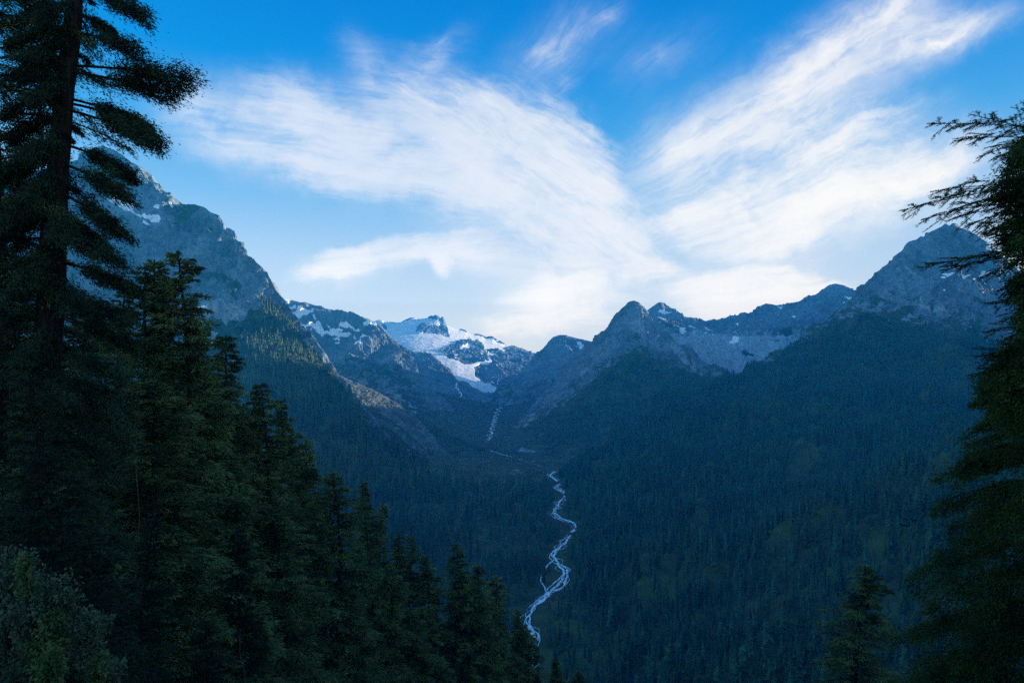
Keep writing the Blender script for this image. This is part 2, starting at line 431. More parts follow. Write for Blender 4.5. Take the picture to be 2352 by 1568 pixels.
A_base = [(-400,1750,520),(600,1640,590),(1100,1620,600),(1300,1620,585)]
A_snow = [sv([(280,585),(330,562),(370,572),(450,578),(430,605),(415,620),(440,650),(500,680),(550,695),(600,690),(645,715),(640,738),(590,728),(530,712),(480,680),(440,655),(380,635),(340,610)],*SA),
  sv([(505,742),(545,748),(565,765),(540,762)],*SA), sv([(592,612),(625,615),(645,635),(630,655),(600,640)],*SA), sv([(660,622),(682,628),(672,636)],*SA), sv([(715,628),(738,634),(728,645)],*SA), sv([(495,405),(518,410),(510,418)],*SA),
  sv([(888,1335),(905,1325),(935,1335),(980,1340),(950,1348),(905,1345),(890,1352)],*SA)]
A_scree = [sv([(150,540),(250,460),(400,470),(440,560),(370,600),(350,700),(300,720),(220,760),(120,770),(60,700)],*SB), sv([(90,560),(160,440),(210,500),(200,620),(150,740),(80,760)],*SB)]
A_brush = [sv([(180,610),(230,570),(290,590),(330,640),(300,670),(230,660),(190,640)],*SB), sv([(250,690),(330,640),(420,600),(470,540),(540,520),(620,480),(690,560),(760,640),(760,720),(520,740),(380,750),(260,720)],*SB),
  sv([(150,310),(300,300),(400,340),(420,380),(330,400),(200,380),(120,350)],*SB), sv([(850,600),(960,590),(880,680),(800,780),(700,760),(680,660),(760,620)],*SA)]
def a_veg(u, v):
    foot = np.interp(u, [x[0] for x in A_foot], [x[1] for x in A_foot])
    return np.maximum(np.maximum((v > foot - 4) * 1.0, polys(*A_brush[:2])(u, v) * 0.85), np.maximum(polys(*A_brush[2:])(u, v) * 0.55, 0.22))
mountain('mountain', 'steep grey rock peak with a long snow streak above the wooded spur', [A_ridge, A_foot, A_mid, A_base], -400, 1300, 2.4, (190, 110, 70), ROCK_MID,
         amp=66, lam=250, flute=0.5, seed=3, jit_k=0.7, back=(1100, 0.95),
         masks={'snow': polys(*grow(A_snow, 1.45)), 'scree': polys(*A_scree), 'veg': a_veg},
         amp_fn=lambda u, v: np.where(v < 780, 1.0, 0.45) * np.clip((1080 - u) / 300, 0.25, 1))

# B: snow-patched ridge behind it, then the darker rib that ends at the ice ---------------------------
B_ridge = [(480,700,4700),(600,690,4600),(640,678,4550),(652,687,4530),(665,693,4520),(672,690,4510),(690,697,4480),(700,695,4470),(712,699,4460),(728,703,4440),(736,702,4430),(748,709,4420),(775,713,4400),(800,720,4380),(822,727,4350),(845,733,4330),(862,742,4310),(876,750,4290),(885,762,4260),(896,776,4230),(908,790,4200),(920,802,4170),(935,818,4120),(948,835,4080),(960,853,4030),(972,870,3980),(985,892,3920),(1000,915,3850),(1020,940,3750),(1050,970,3600),(1090,1003,3400),(1200,1040,3200)]
B_mid = [(480,900,3500),(800,905,3500),(900,925,3450),(985,950,3400),(1090,1012,3250),(1200,1050,3100)]
B_base = [(480,1040,2750),(900,1040,2750),(1090,1050,2700),(1200,1075,2650)]
def B_(p): return sv(p, *SB)
B_snow = [B_([(675,478),(690,465),(718,478),(712,505),(690,508),(680,490)]), B_([(640,430),(700,455),(740,472),(715,475),(670,448)]), B_([(735,570),(770,560),(775,530),(800,545),(855,535),(850,555),(800,575),(775,595),(745,597)]), B_([(720,535),(748,527),(750,535),(722,550)]),
  B_([(880,655),(915,610),(935,640),(945,660),(1000,640),(1010,632),(1045,650),(1020,665),(1080,655),(1098,668),(1070,680),(1000,678),(950,680),(935,697),(900,680)]),
  B_([(780,643),(830,650),(868,648),(865,670),(840,668),(800,655)]), B_([(1040,618),(1075,610),(1110,625),(1128,642),(1095,635),(1060,625)]), B_([(1195,630),(1225,625),(1252,640),(1235,653),(1200,648)]),
  B_([(1150,722),(1180,702),(1202,715),(1180,726)]), B_([(1128,765),(1155,755),(1165,780),(1140,772)]), B_([(1005,700),(1030,698),(1028,706)]), B_([(1128,692),(1135,710),(1145,728),(1130,718)]), B_([(870,588),(880,590),(885,605),(876,602)]), B_([(960,622),(975,628),(968,633)]),
  B_([(903,550),(908,548),(910,562),(905,560)]), B_([(1010,717),(1030,716),(1020,722)]), B_([(1130,652),(1150,650),(1148,660)])]
def b_veg(u, v):
    return np.where(in_poly(u, v, B_([(880,780),(1000,880),(1100,840),(1250,860),(1420,920),(1600,1180),(1900,1400),(1200,1500),(900,1100)])), 0.52, 0.12)
mountain('mountain', 'broken rock ridge dotted with snow patches left of the glacier', [B_ridge, B_mid, B_base], 480, 1200, 1.5, (170, 70), ROCK_MID, amp=58, lam=260, flute=0.5, seed=11, jit_k=0.5, back=(900, 0.8),
         masks={'snow': polys(*grow(B_snow, 1.8)), 'veg': b_veg, 'scree': polys(B_([(1080,960),(1400,1090),(1700,1280),(1850,1400),(1700,1390),(1400,1200),(1150,1040)]))})

B2_ridge = [(820,735,5600),(860,742,5500),(890,765,5400),(920,792,5300),(945,806,5200),(962,812,5150),(985,812,5100),(996,816,5080),(1006,826,5050),(1018,837,5020),(1030,844,5000),(1040,857,4970),(1046,872,4940),(1052,886,4900),(1066,890,4850),(1085,893,4800),(1098,902,4700),(1112,912,4600),(1125,926,4450),(1140,945,4300),(1160,965,4200),(1250,990,4000)]
B2_base = [(820,1000,3600),(1050,1015,3400),(1150,1030,3300),(1250,1040,3250)]
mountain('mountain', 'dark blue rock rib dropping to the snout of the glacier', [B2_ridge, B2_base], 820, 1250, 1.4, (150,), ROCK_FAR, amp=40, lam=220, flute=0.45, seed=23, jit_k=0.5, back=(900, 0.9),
         masks={'veg': lambda u, v: np.where(v > 930, 0.45, 0.1), 'snow': polys(sv([(500,455),(530,470),(555,500),(540,502),(515,478)],*SC), sv([(1100,885),(1108,884),(1135,960),(1160,1030),(1168,1040),(1155,1035),(1125,970)],*SC), sv([(1178,1048),(1190,1060),(1180,1055)],*SC))})

# C: the ice-covered mountain -------------------------------------------------------------------------
def C_(p): return sv(p, *SC)
cr = C_([(60,260),(250,222),(300,205),(335,208),(352,226),(370,233),(392,224),(410,230),(450,228),(490,234),(530,232),(560,214),(590,200),(625,184),(650,180),(675,186),(700,194),(770,193),(805,186),(830,166),(850,160),(870,165),(880,156),(905,156),(930,168),(938,188),(946,190),(955,176),(968,172),(982,186),(990,210),(1000,245),(1010,268),(1060,285),(1100,298),(1140,305),(1165,300),(1200,309),(1222,325),(1228,342),(1260,352),(1290,355),(1340,351),(1380,365),(1420,385),(1450,378),(1490,377),(1520,400),(1545,432),(1565,425),(1590,440),(1612,468),(1650,470),(1690,490),(1730,498),(1790,503),(1830,527),(1870,540),(1920,560),(1960,578),(2100,600)])
C_ridge = [(u, v, 8600 - abs(u - 1000) * 1.0) for u, v in cr]
C_mid = [(820,860,5700),(950,850,5700),(1050,862,5500),(1110,880,5300),(1180,868,5500),(1300,870,5500)]
C_toe = [(820,900,5200),(1050,915,5000),(1140,912,4850),(1180,925,4800),(1300,930,4700)]
C_base = [(820,1000,4200),(1140,985,4100),(1300,1000,3900)]
ICE = C_([(100,260),(250,222),(300,200),(365,222),(520,222),(650,172),(800,180),(830,150),(960,150),(1010,258),(1100,288),(1230,325),(1285,345),(1420,370),(1600,450),(1690,485),(1640,510),(1605,540),(1540,522),(1430,516),(1440,560),(1460,540),(1540,572),(1450,590),(1480,625),(1495,655),(1440,668),(1370,655),(1290,695),(1310,730),(1300,790),(1380,840),(1440,880),(1530,908),(1545,970),(1520,1010),(1480,985),(1430,975),(1360,950),(1240,890),(1200,840),(1050,815),(1000,700),(930,660),(860,590),(850,565),(700,560),(500,480),(300,420),(60,420)])
C_rock = [C_([(680,340),(705,275),(750,240),(800,260),(830,275),(890,262),(925,277),(945,250),(962,235),(942,208),(950,165),(975,165),(990,200),(1005,262),(1030,340),(1045,388),(1000,372),(960,355),(870,350),(825,312),(800,352),(770,345),(720,358)]),
  C_([(815,200),(828,165),(850,150),(905,148),(940,175),(940,205),(880,204),(850,196)]), C_([(920,535),(960,515),(1000,520),(1050,470),(1130,435),(1250,395),(1275,420),(1345,415),(1390,480),(1430,560),(1455,625),(1400,645),(1330,640),(1270,665),(1200,670),(1130,630),(1040,610),(980,570)]),
  C_([(330,262),(355,252),(380,275),(393,305),(350,308),(325,285)]), C_([(1150,306),(1170,295),(1205,303),(1230,345),(1200,330)]), C_([(1290,362),(1330,345),(1420,376),(1500,370),(1560,420),(1615,470),(1550,440),(1490,408),(1420,396),(1340,366)]), C_([(525,234),(590,196),(650,172),(700,190),(640,188),(580,220)]), C_([(362,236),(410,218),(500,230),(440,236)])]
C_isl = [C_([(1150,495),(1175,490),(1215,470),(1245,450),(1258,447),(1275,485),(1240,515),(1190,510),(1165,528)]), C_([(1070,530),(1095,517),(1110,530),(1085,550)]), C_([(1092,570),(1120,568),(1158,560),(1150,575),(1115,590),(1130,610),(1100,612)]), C_([(1250,545),(1268,552),(1262,562)]), C_([(1365,560),(1400,572),(1398,580),(1370,572)]),
  C_([(1525,880),(1548,862),(1550,875),(1530,890)]), C_([(1880,632),(1898,630),(1890,642)]), C_([(1310,750),(1345,735),(1355,732),(1340,745)])]
def c_snow(u, v):
    r = in_poly(u, v, ICE)
    for p in C_rock: r &= ~in_poly(u, v, p)
    return r | polys(*C_isl)(u, v)
def c_ice(u, v): return np.clip((v - 838) / 60, 0, 1) * np.clip((u - 940) / 60, 0, 1)
def c_amp(u, v):
    r = np.where(c_snow(u, v), 0.14, 1.0)
    return r
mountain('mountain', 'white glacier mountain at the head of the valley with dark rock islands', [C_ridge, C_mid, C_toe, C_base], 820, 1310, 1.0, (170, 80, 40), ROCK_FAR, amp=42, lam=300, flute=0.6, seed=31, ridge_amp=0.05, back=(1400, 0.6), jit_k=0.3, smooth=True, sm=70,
         masks={'snow': c_snow, 'ice': c_ice, 'snowback': True}, amp_fn=c_amp)

# D: low rock shoulder right of the ice, E: the pointed wooded spur in the middle ----------------------
SD = (2000, 1000, 1.176)
def D_(p): return sv(p, *SD)
D_ridge = [(1140,905,5000),(1180,870,5150),(1210,840,5200),(1228,814,5200),(1240,806,5200),(1250,797,5180),(1260,786,5150),(1270,776,5140),(1285,770,5120),(1300,770,5100),(1312,773,5080),(1330,777,5050),(1345,780,5000),(1372,786,4950),(1420,790,4900),(1480,800,4800)]
D_base = [(1130,1040,3300),(1200,1040,3200),(1300,1020,3200),(1480,1000,3200)]
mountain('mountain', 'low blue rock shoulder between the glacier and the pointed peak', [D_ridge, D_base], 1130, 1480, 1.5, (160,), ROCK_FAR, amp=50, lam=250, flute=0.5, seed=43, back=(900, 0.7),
         masks={'snow': polys(*grow([D_([(360,445),(390,438),(405,440),(380,450)]), D_([(365,430),(385,428),(380,434)])], 1.5)), 'veg': lambda u, v: np.clip((v - 830) / 150, 0.1, 0.5)})

E_ridge = [(1120,1040,3000),(1160,1010,3100),(1200,960,3200),(1260,900,3350),(1320,838,3500),(1350,800,3580),(1368,786,3620),(1376,777,3640),(1384,774,3650),(1395,758,3670),(1405,745,3690),(1410,733,3700),(1420,722,3700),(1428,709,3700),(1437,702,3700),(1446,694,3700),(1455,691,3700),(1466,694,3690),(1473,702,3680),(1482,710,3660),(1491,721,3640),(1503,738,3600),(1512,750,3570),(1530,765,3520),(1550,782,3470),(1580,806,3400),(1610,828,3330),(1650,850,3250),(1700,872,3150),(1800,900,3000)]
E_mid = [(1120,1060,2750),(1250,960,2900),(1400,860,3050),(1455,840,3080),(1550,860,3000),(1700,900,2900),(1800,920,2850)]
E_base = [(1120,1120,2050),(1250,1080,2050),(1400,1060,2100),(1600,1050,2150),(1800,1040,2150)]
def e_veg(u, v):
    a = np.interp(u, [1120,1180,1260,1330,1400,1455,1520,1600,1700], [1010,1000,960,915,845,810,850,862,872])
    return np.where(v > a, 0.95, np.clip(0.55 - (a - v) / 180, 0.2, 0.55))
E_scree = [D_([(810,575),(850,565),(880,600),(860,605),(820,590)]), D_([(900,560),(960,570),(990,600),(960,610),(930,590)]), D_([(790,440),(830,470),(900,530),(960,570),(930,580),(860,530),(800,480)]), D_([(60,840),(180,760),(230,740),(180,800),(100,860)]), D_([(380,600),(410,560),(420,590),(400,620)]), D_([(270,790),(340,760),(320,800),(280,820)]), D_([(600,340),(660,340),(700,400),(660,420),(610,380)])]
mountain('mountain', 'pointed rock peak with a wooded skirt in the middle of the right side', [E_ridge, E_mid, E_base], 1120, 1800, 1.8, (150, 100), ROCK_MID, amp=50, lam=220, flute=0.5, seed=53, jit_k=0.7, back=(500, 0.9),
         masks={'veg': e_veg, 'scree': polys(*E_scree)}, amp_fn=lambda u, v: np.where(v < 880, 1, 0.6))

# F: the pale cirque ----------------------------------------------------------------------------------
F_ridge = [(1440,735,4500),(1478,718,4600),(1490,709,4650),(1500,702,4680),(1508,697,4700),(1516,694,4720),(1526,697,4730),(1533,703,4740),(1540,705,4750),(1547,712,4760),(1557,723,4770),(1565,728,4780),(1580,735,4800),(1605,741,4820),(1628,740,4830),(1645,735,4830),(1665,731,4830),(1692,728,4820),(1705,722,4810),(1722,719,4800),(1738,711,4780),(1748,702,4760),(1760,697,4750),(1772,699,4740),(1785,703,4730),(1800,700,4700),(1815,697,4680),(1840,692,4650),(1862,688,4620),(1880,680,4600),(1889,668,4580),(1896,661,4560),(1903,655,4550),(1920,652,4540),(1938,655,4520),(1948,660,4500),(1958,666,4480),(1968,666,4460),(1985,668,4430),(2050,690,4300),(2120,700,4200)]
F_mid = [(1440,830,3900),(1560,822,3850),(1640,842,3700),(1700,850,3600),(1780,838,3650),(1880,780,3900),(2000,760,3900),(2120,770,3900)]
F_base = [(1440,900,3300),(1700,872,3300),(1900,880,3300),(2120,860,3300)]
F_snow = [D_([(755,282),(775,285),(795,295),(770,292)]), D_([(738,322),(765,325),(768,332),(745,330)]), D_([(824,375),(845,375),(862,375),(868,392),(850,394)]), D_([(890,366),(905,374),(912,378),(895,376)]), D_([(958,367),(970,368),(990,388),(975,385)]), D_([(1085,422),(1100,410),(1118,412),(1105,428),(1088,430)]), D_([(1380,330),(1390,324),(1392,334)]),
  D_([(1632,226),(1650,230),(1672,226),(1658,238),(1645,242)]), D_([(998,402),(1006,405),(1002,410)]), D_([(905,402),(914,406),(908,408)]), D_([(1310,272),(1330,276),(1320,279)]), D_([(1118,360),(1125,362),(1120,365)]), D_([(962,403),(970,408),(962,408)]), D_([(1612,254),(1620,256),(1614,260)]), D_([(770,378),(790,382),(780,384)])]
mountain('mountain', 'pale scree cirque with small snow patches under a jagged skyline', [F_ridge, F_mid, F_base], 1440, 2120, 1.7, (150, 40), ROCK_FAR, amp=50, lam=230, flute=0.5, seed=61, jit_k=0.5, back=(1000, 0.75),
         masks={'snow': polys(*grow(F_snow, 1.75)), 'scree': lambda u, v: np.clip((v - 740) / 60, 0, 1) * 0.95, 'veg': polys(D_([(1310,380),(1370,370),(1380,400),(1320,410)]), D_([(1130,480),(1190,480),(1200,510),(1140,515)]), D_([(940,490),(980,485),(1000,500),(950,505)]), D_([(1250,430),(1320,420),(1300,440)]))})

# G: the long wooded mountain on the right ------------------------------------------------------------
G_ridge = [(1180,1125,1770),(1280,1098,1800),(1400,1012,2050),(1480,965,2200),(1560,925,2350),(1640,882,2500),(1700,862,2600),(1730,856,2650),(1760,840,2700),(1830,790,2800),(1900,738,2900),(1940,705,2950),(1978,665,3000),(1992,648,3010),(2010,632,3030),(2030,612,3050),(2045,605,3070),(2062,586,3090),(2078,572,3100),(2090,556,3120),(2098,553,3125),(2108,551,3130),(2115,543,3140),(2122,545,3150),(2135,534,3160),(2150,527,3170),(2163,521,3180),(2171,513,3185),(2178,520,3190),(2183,521,3190),(2191,514,3195),(2202,524,3200),(2215,533,3210),(2232,539,3230),(2245,545,3240),(2262,552,3250),(2300,585,3280),(2352,630,3300),(2500,700,3300),(2800,760,3300)]
G_up = [(1180,1160,1500),(1400,1060,1720),(1700,930,2150),(1850,850,2300),(2000,800,2450),(2170,740,2600),(2400,790,2550),(2800,850,2500)]
G_mid = [(1180,1330,880),(1400,1250,1000),(1700,1140,1180),(2000,1060,1250),(2352,1000,1200),(2800,1000,1150)]
G_base = [(1180,1640,555),(1330,1620,560),(1500,1600,540),(1700,1600,500),(2000,1600,430),(2352,1600,320),(2800,1600,280)]
def g_tree(u, v):
    """upper limit of the unbroken forest on the right mountain"""
    return np.interp(u, [1180,1560,1700,1760,1850,1925,1985,2020,2070,2120,2170,2230,2290,2400], [1110,930,866,850,800,760,745,728,745,770,790,770,830,860])
def g_veg(u, v):
    a = g_tree(u, v)
    return np.where(v > a, 1.0, np.clip(0.62 - (a - v) / 260, 0.28, 0.62))
G_scree = [sv([(500,1200),(560,1250),(580,1290),(540,1280),(510,1240)],3300,300,1.568), sv([(560,1370),(620,1430),(690,1465),(775,1480),(720,1488),(640,1470),(590,1420)],3300,300,1.568), sv([(960,1320),(1010,1325),(1060,1350),(1000,1345)],3300,300,1.568), D_([(1320,555),(1400,490),(1500,410),(1540,390),(1460,470),(1380,530)]), D_([(1890,330),(1930,290),(2000,330),(2030,380),(1950,385)])]
G_snow = [sv(p, 3300, 300, 1.568) for p in ([(945,1040),(970,1050),(1000,1080),(1030,1105),(1000,1098),(965,1065)], [(722,1272),(745,1270),(768,1288),(750,1292)], [(885,1258),(920,1248),(970,1262),(940,1270),(900,1270)], [(720,1298),(738,1300),(730,1307)], [(850,1282),(880,1288),(855,1293)], [(733,1360),(765,1362),(740,1368)], [(805,1182),(830,1188),(818,1196)], [(1010,1215),(1045,1225),(1015,1232)], [(1110,1195),(1140,1210),(1120,1215)], [(790,1286),(805,1290),(795,1293)])]
mountain('mountain', 'twin-pointed mountain on the right wearing a dense dark forest', [G_ridge, G_up, G_mid, G_base], 1180, 2800, 2.4, (170, 130, 90), ROCK_MID, amp=56, lam=300, flute=0.45, seed=71, back=(2200, 0.20), jit_k=0.7, broad=75,  # unseen back slope kept high to shade the scree fan and pointed peak
         masks={'veg': g_veg, 'scree': polys(*G_scree), 'snow': polys(*grow(G_snow, 1.75))}, amp_fn=lambda u, v: np.where(v < 800, 1.0, np.clip(0.85 - (v - 1250) / 300, 0.15, 0.85)) * np.clip((u - 1230) / 300, 0.12, 1))

# unseen ridge added past the right edge to keep evening sun off the valley
hgt = lambda d, z: VH - z * F / d
H_ridge = [(2420,hgt(3350,500),3350),(2600,hgt(3000,560),3000),(3000,hgt(2400,680),2400),(3400,hgt(1900,700),1900),(4000,hgt(1420,690),1420),(5000,hgt(940,690),940),(6500,hgt(600,650),600)]
H_mid = [(2420,hgt(2300,40),2300),(3000,hgt(1400,-40),1400),(4000,hgt(760,-60),760),(5000,hgt(470,-70),470),(6500,hgt(260,-70),260)]
H_base = [(2420,hgt(900,-180),900),(3000,hgt(520,-190),520),(4000,hgt(280,-170),280),(5000,hgt(170,-130),170),(6500,hgt(110,-110),110)]
mountain('mountain', 'unseen wooded ridge added beyond the right edge to shade the valley', [H_ridge, H_mid, H_base], 2420, 6500, 16, (60, 40), ROCK_MID, amp=50, lam=340, flute=0.45, seed=101, back=(1000, 0.8),
         masks={'veg': lambda u, v: np.ones(u.shape) * 0.8})

# S: scree fan on the left of the valley --------------------------------------------------------------
S_ridge = [(700,830,2500),(780,862,2480),(800,872,2470),(830,884,2460),(860,897,2450),(900,920,2440),(950,950,2430),(1000,980,2420),(1040,1000,2410),(1090,1020,2400),(1150,1040,2380),(1250,1062,2200)]
S_base = [(700,960,2050),(800,985,2030),(900,1040,1930),(1030,1112,1760),(1150,1130,1700),(1250,1140,1700)]
S_scree = [B_([(1020,930),(1100,970),(1200,1020),(1330,1080),(1450,1150),(1500,1195),(1570,1290),(1640,1360),(1690,1420),(1770,1500),(1760,1568),(1650,1568),(1700,1520),(1620,1450),(1500,1360),(1380,1250),(1280,1180),(1180,1120),(1100,1050)]),
           B_([(1150,1130),(1240,1190),(1330,1240),(1430,1310),(1560,1420),(1660,1500),(1700,1560),(1640,1560),(1540,1450),(1400,1340),(1290,1260),(1200,1190)]), [(1000,1052),(1048,1062),(1050,1080),(1030,1090),(1012,1072)]]
mountain('scree_slope', 'pale scree fan streaked with brush on the left valley side', [S_ridge, S_base], 700, 1250, 1.6, (150,), ROCK_FAN, amp=16, lam=160, flute=0.6, seed=83, back=(500, 0.35),
         masks={'scree': lambda u, v: polys(*S_scree)(u, v) * (0.36 + 0.6 * vn(np.stack([(u + v) / 9, (u - v) / 60, 0 * u], -1), 3)), 'veg': lambda u, v: np.where(polys(*S_scree)(u, v), 0.42, 0.95)})
bpy.data.objects['scree_slope']['category'] = 'slope'

# ---------------------------------------------------------------- valley floor and the stream bed
RIV = [(1222,1560,585),(1215,1500,628),(1228,1470,650),(1212,1425,695),(1225,1395,730),(1262,1358,790),(1290,1335,828),(1300,1310,872),(1272,1285,925),(1282,1262,975),(1300,1243,1025),(1312,1226,1075),(1322,1212,1115),(1318,1200,1150),(1285,1190,1180),(1272,1176,1235),(1290,1150,1340),(1298,1135,1420),(1275,1118,1530),(1290,1108,1620),(1262,1092,1720),(1274,1081,1810),(1240,1070,1930),(1180,1050,2150),(1105,1030,2350),(1120,1013,2600),(1130,985,3150),(1140,955,3800),(1147,935,4200)]
rw = np.array([W(*p) for p in RIV])
def river_z(y): return np.interp(y, rw[:, 1], rw[:, 2])
def river_x(y): return np.interp(y, rw[:, 1], rw[:, 0])
def valley_z(x, y):
    yy = np.clip(y, 200, 4200)
    dxr = np.abs(x - river_x(yy))
    k = np.interp(yy, [200, 1200, 2400, 4200], [0.04, 0.05, 0.12, 0.25])
    z = river_z(yy) + np.maximum(dxr - 14, 0) * k
    return z
ys = np.concatenate([np.linspace(120, 1200, 160), np.linspace(1210, 4600, 170)])
xs = np.linspace(-1, 1, 150); xs = np.sign(xs) * np.abs(xs) ** 1.7
Y, XS = np.meshgrid(ys, xs, indexing='ij')
X = river_x(Y) + XS * np.interp(Y, [120, 1500, 4600], [420, 420, 700])
Z = valley_z(X, Y)
P = np.stack([X, Y, Z], -1)
away = np.clip((np.abs(X - river_x(Y)) - 16) / 40, 0, 1)
P[..., 2] += away * (fbm(P / 60, 4, seed=91) * 4 + fbm(P / 14, 3, seed=95) * 1.6)
uu = UC + P[..., 0] / P[..., 1] * F; vv = VH - (P[..., 2] - CZ) / P[..., 1] * F
idx = np.arange(P.shape[0] * P.shape[1]).reshape(P.shape[:2])
fc = np.stack([idx[:-1, :-1], idx[:-1, 1:], idx[1:, 1:], idx[1:, :-1]], -1).reshape(-1, 4)
near_bed = np.clip(1 - (np.abs(X - river_x(Y)) - 5) / 9, 0, 1) * 0.30
bars = polys([(1160,1080),(1190,1076),(1205,1085),(1180,1092)], [(1150,1102),(1180,1102),(1185,1112),(1165,1115)], [(1215,1058),(1232,1054),(1228,1062)], D_([(60,940),(110,925),(190,945),(130,955)]))(uu, vv)
vm = mesh_from('valley_floor', P.reshape(-1, 3), fc, ROCK_MID, True, {'snow': np.zeros(P.shape[:2]), 'ice': np.zeros(P.shape[:2]), 'scree': np.maximum(near_bed, bars * 0.5), 'veg': np.where(bars, 0.45, 0.95 - near_bed)})
tag(obj('valley_floor', vm), 'dark brushy valley floor along the winding stream', 'valley', kind='structure')
SURF['valley'] = (P, uu, vv, 0)
class MeshAcc:
    """collects tubes, blades and quads into one mesh"""
    def __init__(s): s.V = []; s.T = []; s.n = 0
    def add(s, V, T):
        V = np.asarray(V, float).reshape(-1, 3); T = np.asarray(T, int).reshape(-1, 3)
        s.V.append(V); s.T.append(T + s.n); s.n += len(V)
    def tube(s, pts, rad, sides=6):
        pts = np.asarray(pts, float); rad = np.asarray(rad, float)
        d = np.gradient(pts, axis=0); d /= np.linalg.norm(d, axis=1, keepdims=True) + 1e-9
        up = np.where(np.abs(d[:, 2:3]) > 0.9, np.array([[1.0, 0, 0]]), np.array([[0, 0, 1.0]]))
        e = np.cross(d, up); e /= np.linalg.norm(e, axis=1, keepdims=True) + 1e-9
        f = np.cross(d, e)
        a = np.arange(sides) / sides * 2 * math.pi
        V = pts[:, None] + (e[:, None] * np.cos(a)[None, :, None] + f[:, None] * np.sin(a)[None, :, None]) * rad[:, None, None]
        n = len(pts); i = np.arange(n * sides).reshape(n, sides)
        q = np.stack([i[:-1], np.roll(i, -1, 1)[:-1], np.roll(i, -1, 1)[1:], i[1:]], -1).reshape(-1, 4)
        s.add(V, np.concatenate([q[:, [0, 1, 2]], q[:, [0, 2, 3]]]))
        return s
    def blades(s, P, D, L, wd, r, roll=None):
        """one pointed blade per point: a narrow rhombus along D"""
        P = np.asarray(P); D = np.asarray(D); n = len(P)
        D = D / (np.linalg.norm(D, axis=1, keepdims=True) + 1e-9)
        q = r.normal(size=(n, 3)) if roll is None else roll
        w_ = np.cross(D, q); w_ /= np.linalg.norm(w_, axis=1, keepdims=True) + 1e-9
        L = np.broadcast_to(np.asarray(L, float).reshape(-1, 1), (n, 1)); wd = np.broadcast_to(np.asarray(wd, float).reshape(-1, 1), (n, 1))
        m = P + D * L * 0.45
        V = np.stack([P, m + w_ * wd / 2, P + D * L, m - w_ * wd / 2], 1).reshape(-1, 3)
        k = np.arange(n)[:, None] * 4
        s.add(V, np.concatenate([k + [0, 1, 2], k + [0, 2, 3]]))
    def mesh(s, name, mat, smooth=False):
        return mesh_from(name, np.concatenate(s.V), np.concatenate(s.T), mat, smooth)
N_OWN = 215
# ---------------------------------------------------------------- the stream
wm, b, bs = mat_base('white_water', 0.35, 0.5)
pos = b.n('ShaderNodeNewGeometry').outputs['Position']
nz = b.noise(b.mapping(pos, sc=(1, 0.55, 1)), 0.16, 6, 0.7, 1.5)
b.put(bs.inputs['Base Color'], b.mix(b.rng(nz, 0.38, 0.54), (0.05, 0.16, 0.28, 1), (0.40, 0.80, 1.0, 1)))
bp = b.n('ShaderNodeBump'); bp.inputs['Strength'].default_value = 0.6; bp.inputs['Distance'].default_value = 1.0
b.put(bp.inputs['Height'], nz); b.put(bs.inputs['Normal'], bp.outputs[0])
V_, Fc_ = [], []
def ribbon(line, hw, seed, lift, wander):
    a = np.array([W(*p) for p in line])
    s = np.concatenate([[0], np.cumsum(np.linalg.norm(np.diff(a, axis=0), axis=1))])
    t = np.arange(0, s[-1], 5.0)
    c = np.stack([np.interp(t, s, a[:, i]) for i in range(3)], -1)
    for _ in range(3): c[1:-1] = (c[:-2] + 2 * c[1:-1] + c[2:]) / 4
    d = np.gradient(c, axis=0); d[:, 2] = 0; d /= np.linalg.norm(d, axis=1, keepdims=True) + 1e-9
    n = np.stack([d[:, 1], -d[:, 0], 0 * d[:, 0]], -1)
    z0 = np.zeros(len(t))
    wl = hw * (0.85 + 0.8 * vn(np.stack([t / 22, z0, z0 + seed], -1), 5) + 0.3 * vn(np.stack([t / 7, z0, z0 + seed], -1), 6))
    wr = hw * (0.85 + 0.8 * vn(np.stack([t / 22, z0, z0 + seed], -1), 7) + 0.3 * vn(np.stack([t / 7, z0, z0 + seed], -1), 8))
    c = c + n * (vn(np.stack([t / 38, z0, z0 + seed], -1), 9) * wander + vn(np.stack([t / 13, z0, z0 + seed], -1), 19) * wander * .35)[:, None]
    c[:, 2] = valley_z(c[:, 0], c[:, 1]) + lift
    k0 = sum(len(x) for x in V_)
    wl = np.clip(wl, .06, None); wr = np.clip(wr, .06, None)
    cols = [c + n * (-wl + (wl + wr) * f)[:, None] for f in (0, .25, .5, .75, 1)]
    g = np.stack(cols, 1)
    g[:, 1:4, 2] += 0.5 + 0.5 * vn(g[:, 1:4] / 4, 12)
    i = k0 + np.arange(len(t) * 5).reshape(-1, 5)
    V_.append(g.reshape(-1, 3)); Fc_.append(np.stack([i[:-1, :-1], i[1:, :-1], i[1:, 1:], i[:-1, 1:]], -1).reshape(-1, 4))
ribbon(RIV[:22], 1.6, 1, 0.30, 3.0); ribbon(RIV[:22], 0.9, 11, 0.22, 6.5); ribbon(RIV[:22], 0.5, 21, 0.40, 8.5); ribbon(RIV[:22], 0.4, 31, 0.34, 10.0)
ribbon(RIV[25:], 2.6, 2, 0.8, 14.0); ribbon(RIV[26:], 1.2, 12, 0.7, 20.0); ribbon(RIV[23:25], 1.0, 42, 0.7, 8.0)
ribbon([(1272,1285,925),(1255,1303,880),(1243,1320,850),(1238,1330,830),(1248,1345,800),(1255,1362,775),(1248,1380,748),(1225,1395,730)], 1.3, 3, 0.45, 3.0)
ribbon([(1300,1310,872),(1307,1325,845),(1303,1338,822),(1284,1350,800),(1262,1358,790)], 1.2, 4, 0.5, 3.0)
tag(obj('stream', mesh_from('stream', np.concatenate(V_), np.concatenate(Fc_), wm, True)), 'white braided stream winding down the valley floor', 'stream', kind='structure')

